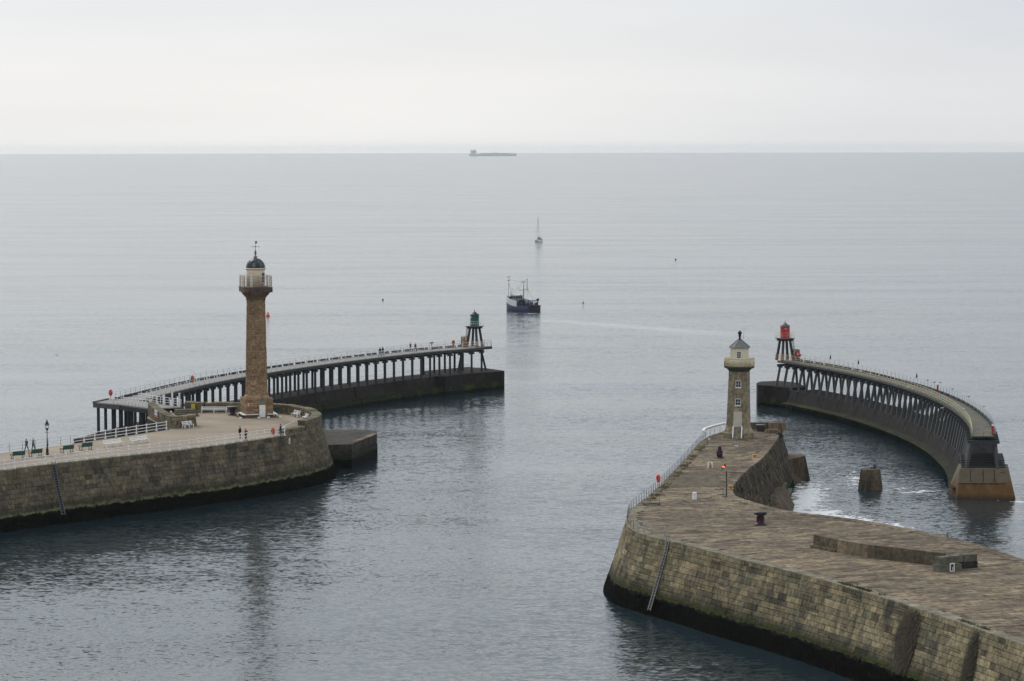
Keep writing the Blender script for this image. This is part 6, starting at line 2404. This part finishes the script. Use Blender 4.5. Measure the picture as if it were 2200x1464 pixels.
# ------------------------------------------------------------------ birds
def bird(name, label, loc, rz, body, dark, upright=False, s_=1.0, group=None):
    root = thing(name, label, 'bird', loc, rz, group)
    mb = MB()
    if upright:
        mb.lathe([(.02, .1), (.10, .2), (.13, .38), (.10, .55), (.05, .66), (.045, .78), (.06, .84), (.03, .9)], 8)
        mb.tube([(0, -.03, .86), (.0, -.18, .90)], .018, 5)
        mb.tube([(0, .05, .3), (0, .16, .02)], .06, 6, r2=.03)
    else:
        mb.ball((0, 0, .2), .12, 10, (.8, 1.7, .85), rot=Matrix.Rotation(R(12), 3, 'X'))
        mb.ball((0, -.2, .34), .065, 8)
        mb.tube([(0, -.14, .26), (0, -.2, .34)], .05, 6)
    part('body', mb, body, root)
    mb = MB()
    if not upright:
        for sg_ in (-1, 1):
            mb.ball((sg_ * .085, .06, .22), .09, 8, (.35, 2.1, .7))
        part('wing', mb, dark, root)
        mb = MB()
        mb.tube([(0, -.25, .33), (0, -.33, .31)], .014, 5)
        for x in (-.04, .04):
            mb.tube([(x, 0, 0), (x, 0, .12)], .012, 4)
        part('bill_and_legs', mb, OCHRE, root)
    else:
        for sg_ in (-1, 1):
            mb.ball((sg_ * .1, .02, .36), .1, 8, (.4, .9, 2.1))
        part('wing', mb, dark, root)
    root.scale = (s_, s_, s_)
    return root
GW, GG = paint('gull_white', (.75, .75, .74), .8, .05), paint('gull_grey', (.35, .37, .39), .8, .1)
CK = paint('cormorant_black', (.010, .012, .014), .6, .2)
bird('gull', 'white gull standing on the paving right of the tall plum bollard', (30.0, 372.5, ZD), 1.2, GW, GG, s_=1.2)
bird('gull', 'white gull standing by the foot of the thick white handrail', (27.1, 381.5, ZD), -.8, GW, GG, s_=1.1)
def ecl(y, o):
    """a point on the sweeping pier, o metres right of its centre line"""
    i = min(range(len(ECL)), key=lambda j: abs(ECL[j][0][1] - y))
    p, t = ECL[i]
    return p[0] + t[1] * o, p[1] - t[0] * o
for y, lab in ((499.5, 'black cormorant perched highest up the rail near the red beacon'), (487.5, 'black cormorant perched on the rail second from the red beacon'), (459.0, 'lone black cormorant perched mid way along the sweeping pier rail')):
    x, y2 = ecl(y, 1.55)
    bird('cormorant', lab, (x, y2, ZX + 1.14), R(30), CK, CK, True, 1.0, 'cormorants on the sea rail')
gl = [(489.0, 1.2, 0, 'white gull on the deck below the second cormorant'), (485.5, 1.0, 0, 'white gull on the deck just right of the second cormorant'), (453.5, 1.6, 1.15, 'gull perched on the rail right of the lone cormorant'), (449.0, 1.65, 1.15, 'gull perched on the rail left of the red lifebuoy post'), (453.0, -1.7, 0, 'white gull on the harbour edge of the sweeping deck'), (450.5, -1.7, 0, 'white gull on the harbour edge close to another gull'), (437.0, 1.65, 1.15, 'gull perched on the rail right of the red lifebuoy post'), (424.0, 1.65, 1.15, 'gull perched on the sea rail at the outer bend'), (408.0, 1.65, 1.15, 'gull perched on the sea rail nearest the viewer'), (425.0, -2.2, -.75, 'white gull on a beam end below the harbour edge'), (404.0, -1.6, 1.1, 'white gull on the harbour rail near the landward end'), (446.7, 1.8, 1.36, 'white gull on top of the red lifebuoy post')]
for y, o_, z, lab in gl:
    x, y2 = ecl(y, o_)
    bird('gull', lab, (x, y2, ZX + z), random.uniform(-2, 2), GW, GG, False, 1.15, 'gulls on the sweeping timber pier')
fg = thing('flying_gull', 'gull flying low over the water at far left', 'bird', (-73, 447, 14.5), R(40))
mb = MB()
mb.ball((0, 0, 0), .11, 8, (.8, 2.2, .8))
part('body', mb, GW, fg)
for sg_ in (-1, 1):
    mb = MB()
    mb.add([(sg_ * .05, -.1, .03), (sg_ * .05, .12, .03), (sg_ * .35, .05, .2), (sg_ * .35, -.12, .2), (sg_ * .75, .1, .08), (sg_ * .05, -.1, .0), (sg_ * .05, .12, .0), (sg_ * .35, .05, .18), (sg_ * .35, -.12, .18)], [(0, 1, 2, 3), (3, 2, 4), (5, 8, 7, 6), (8, 4, 7), (0, 3, 8, 5), (1, 6, 7, 2)])
    part('wing', mb, GG, fg)
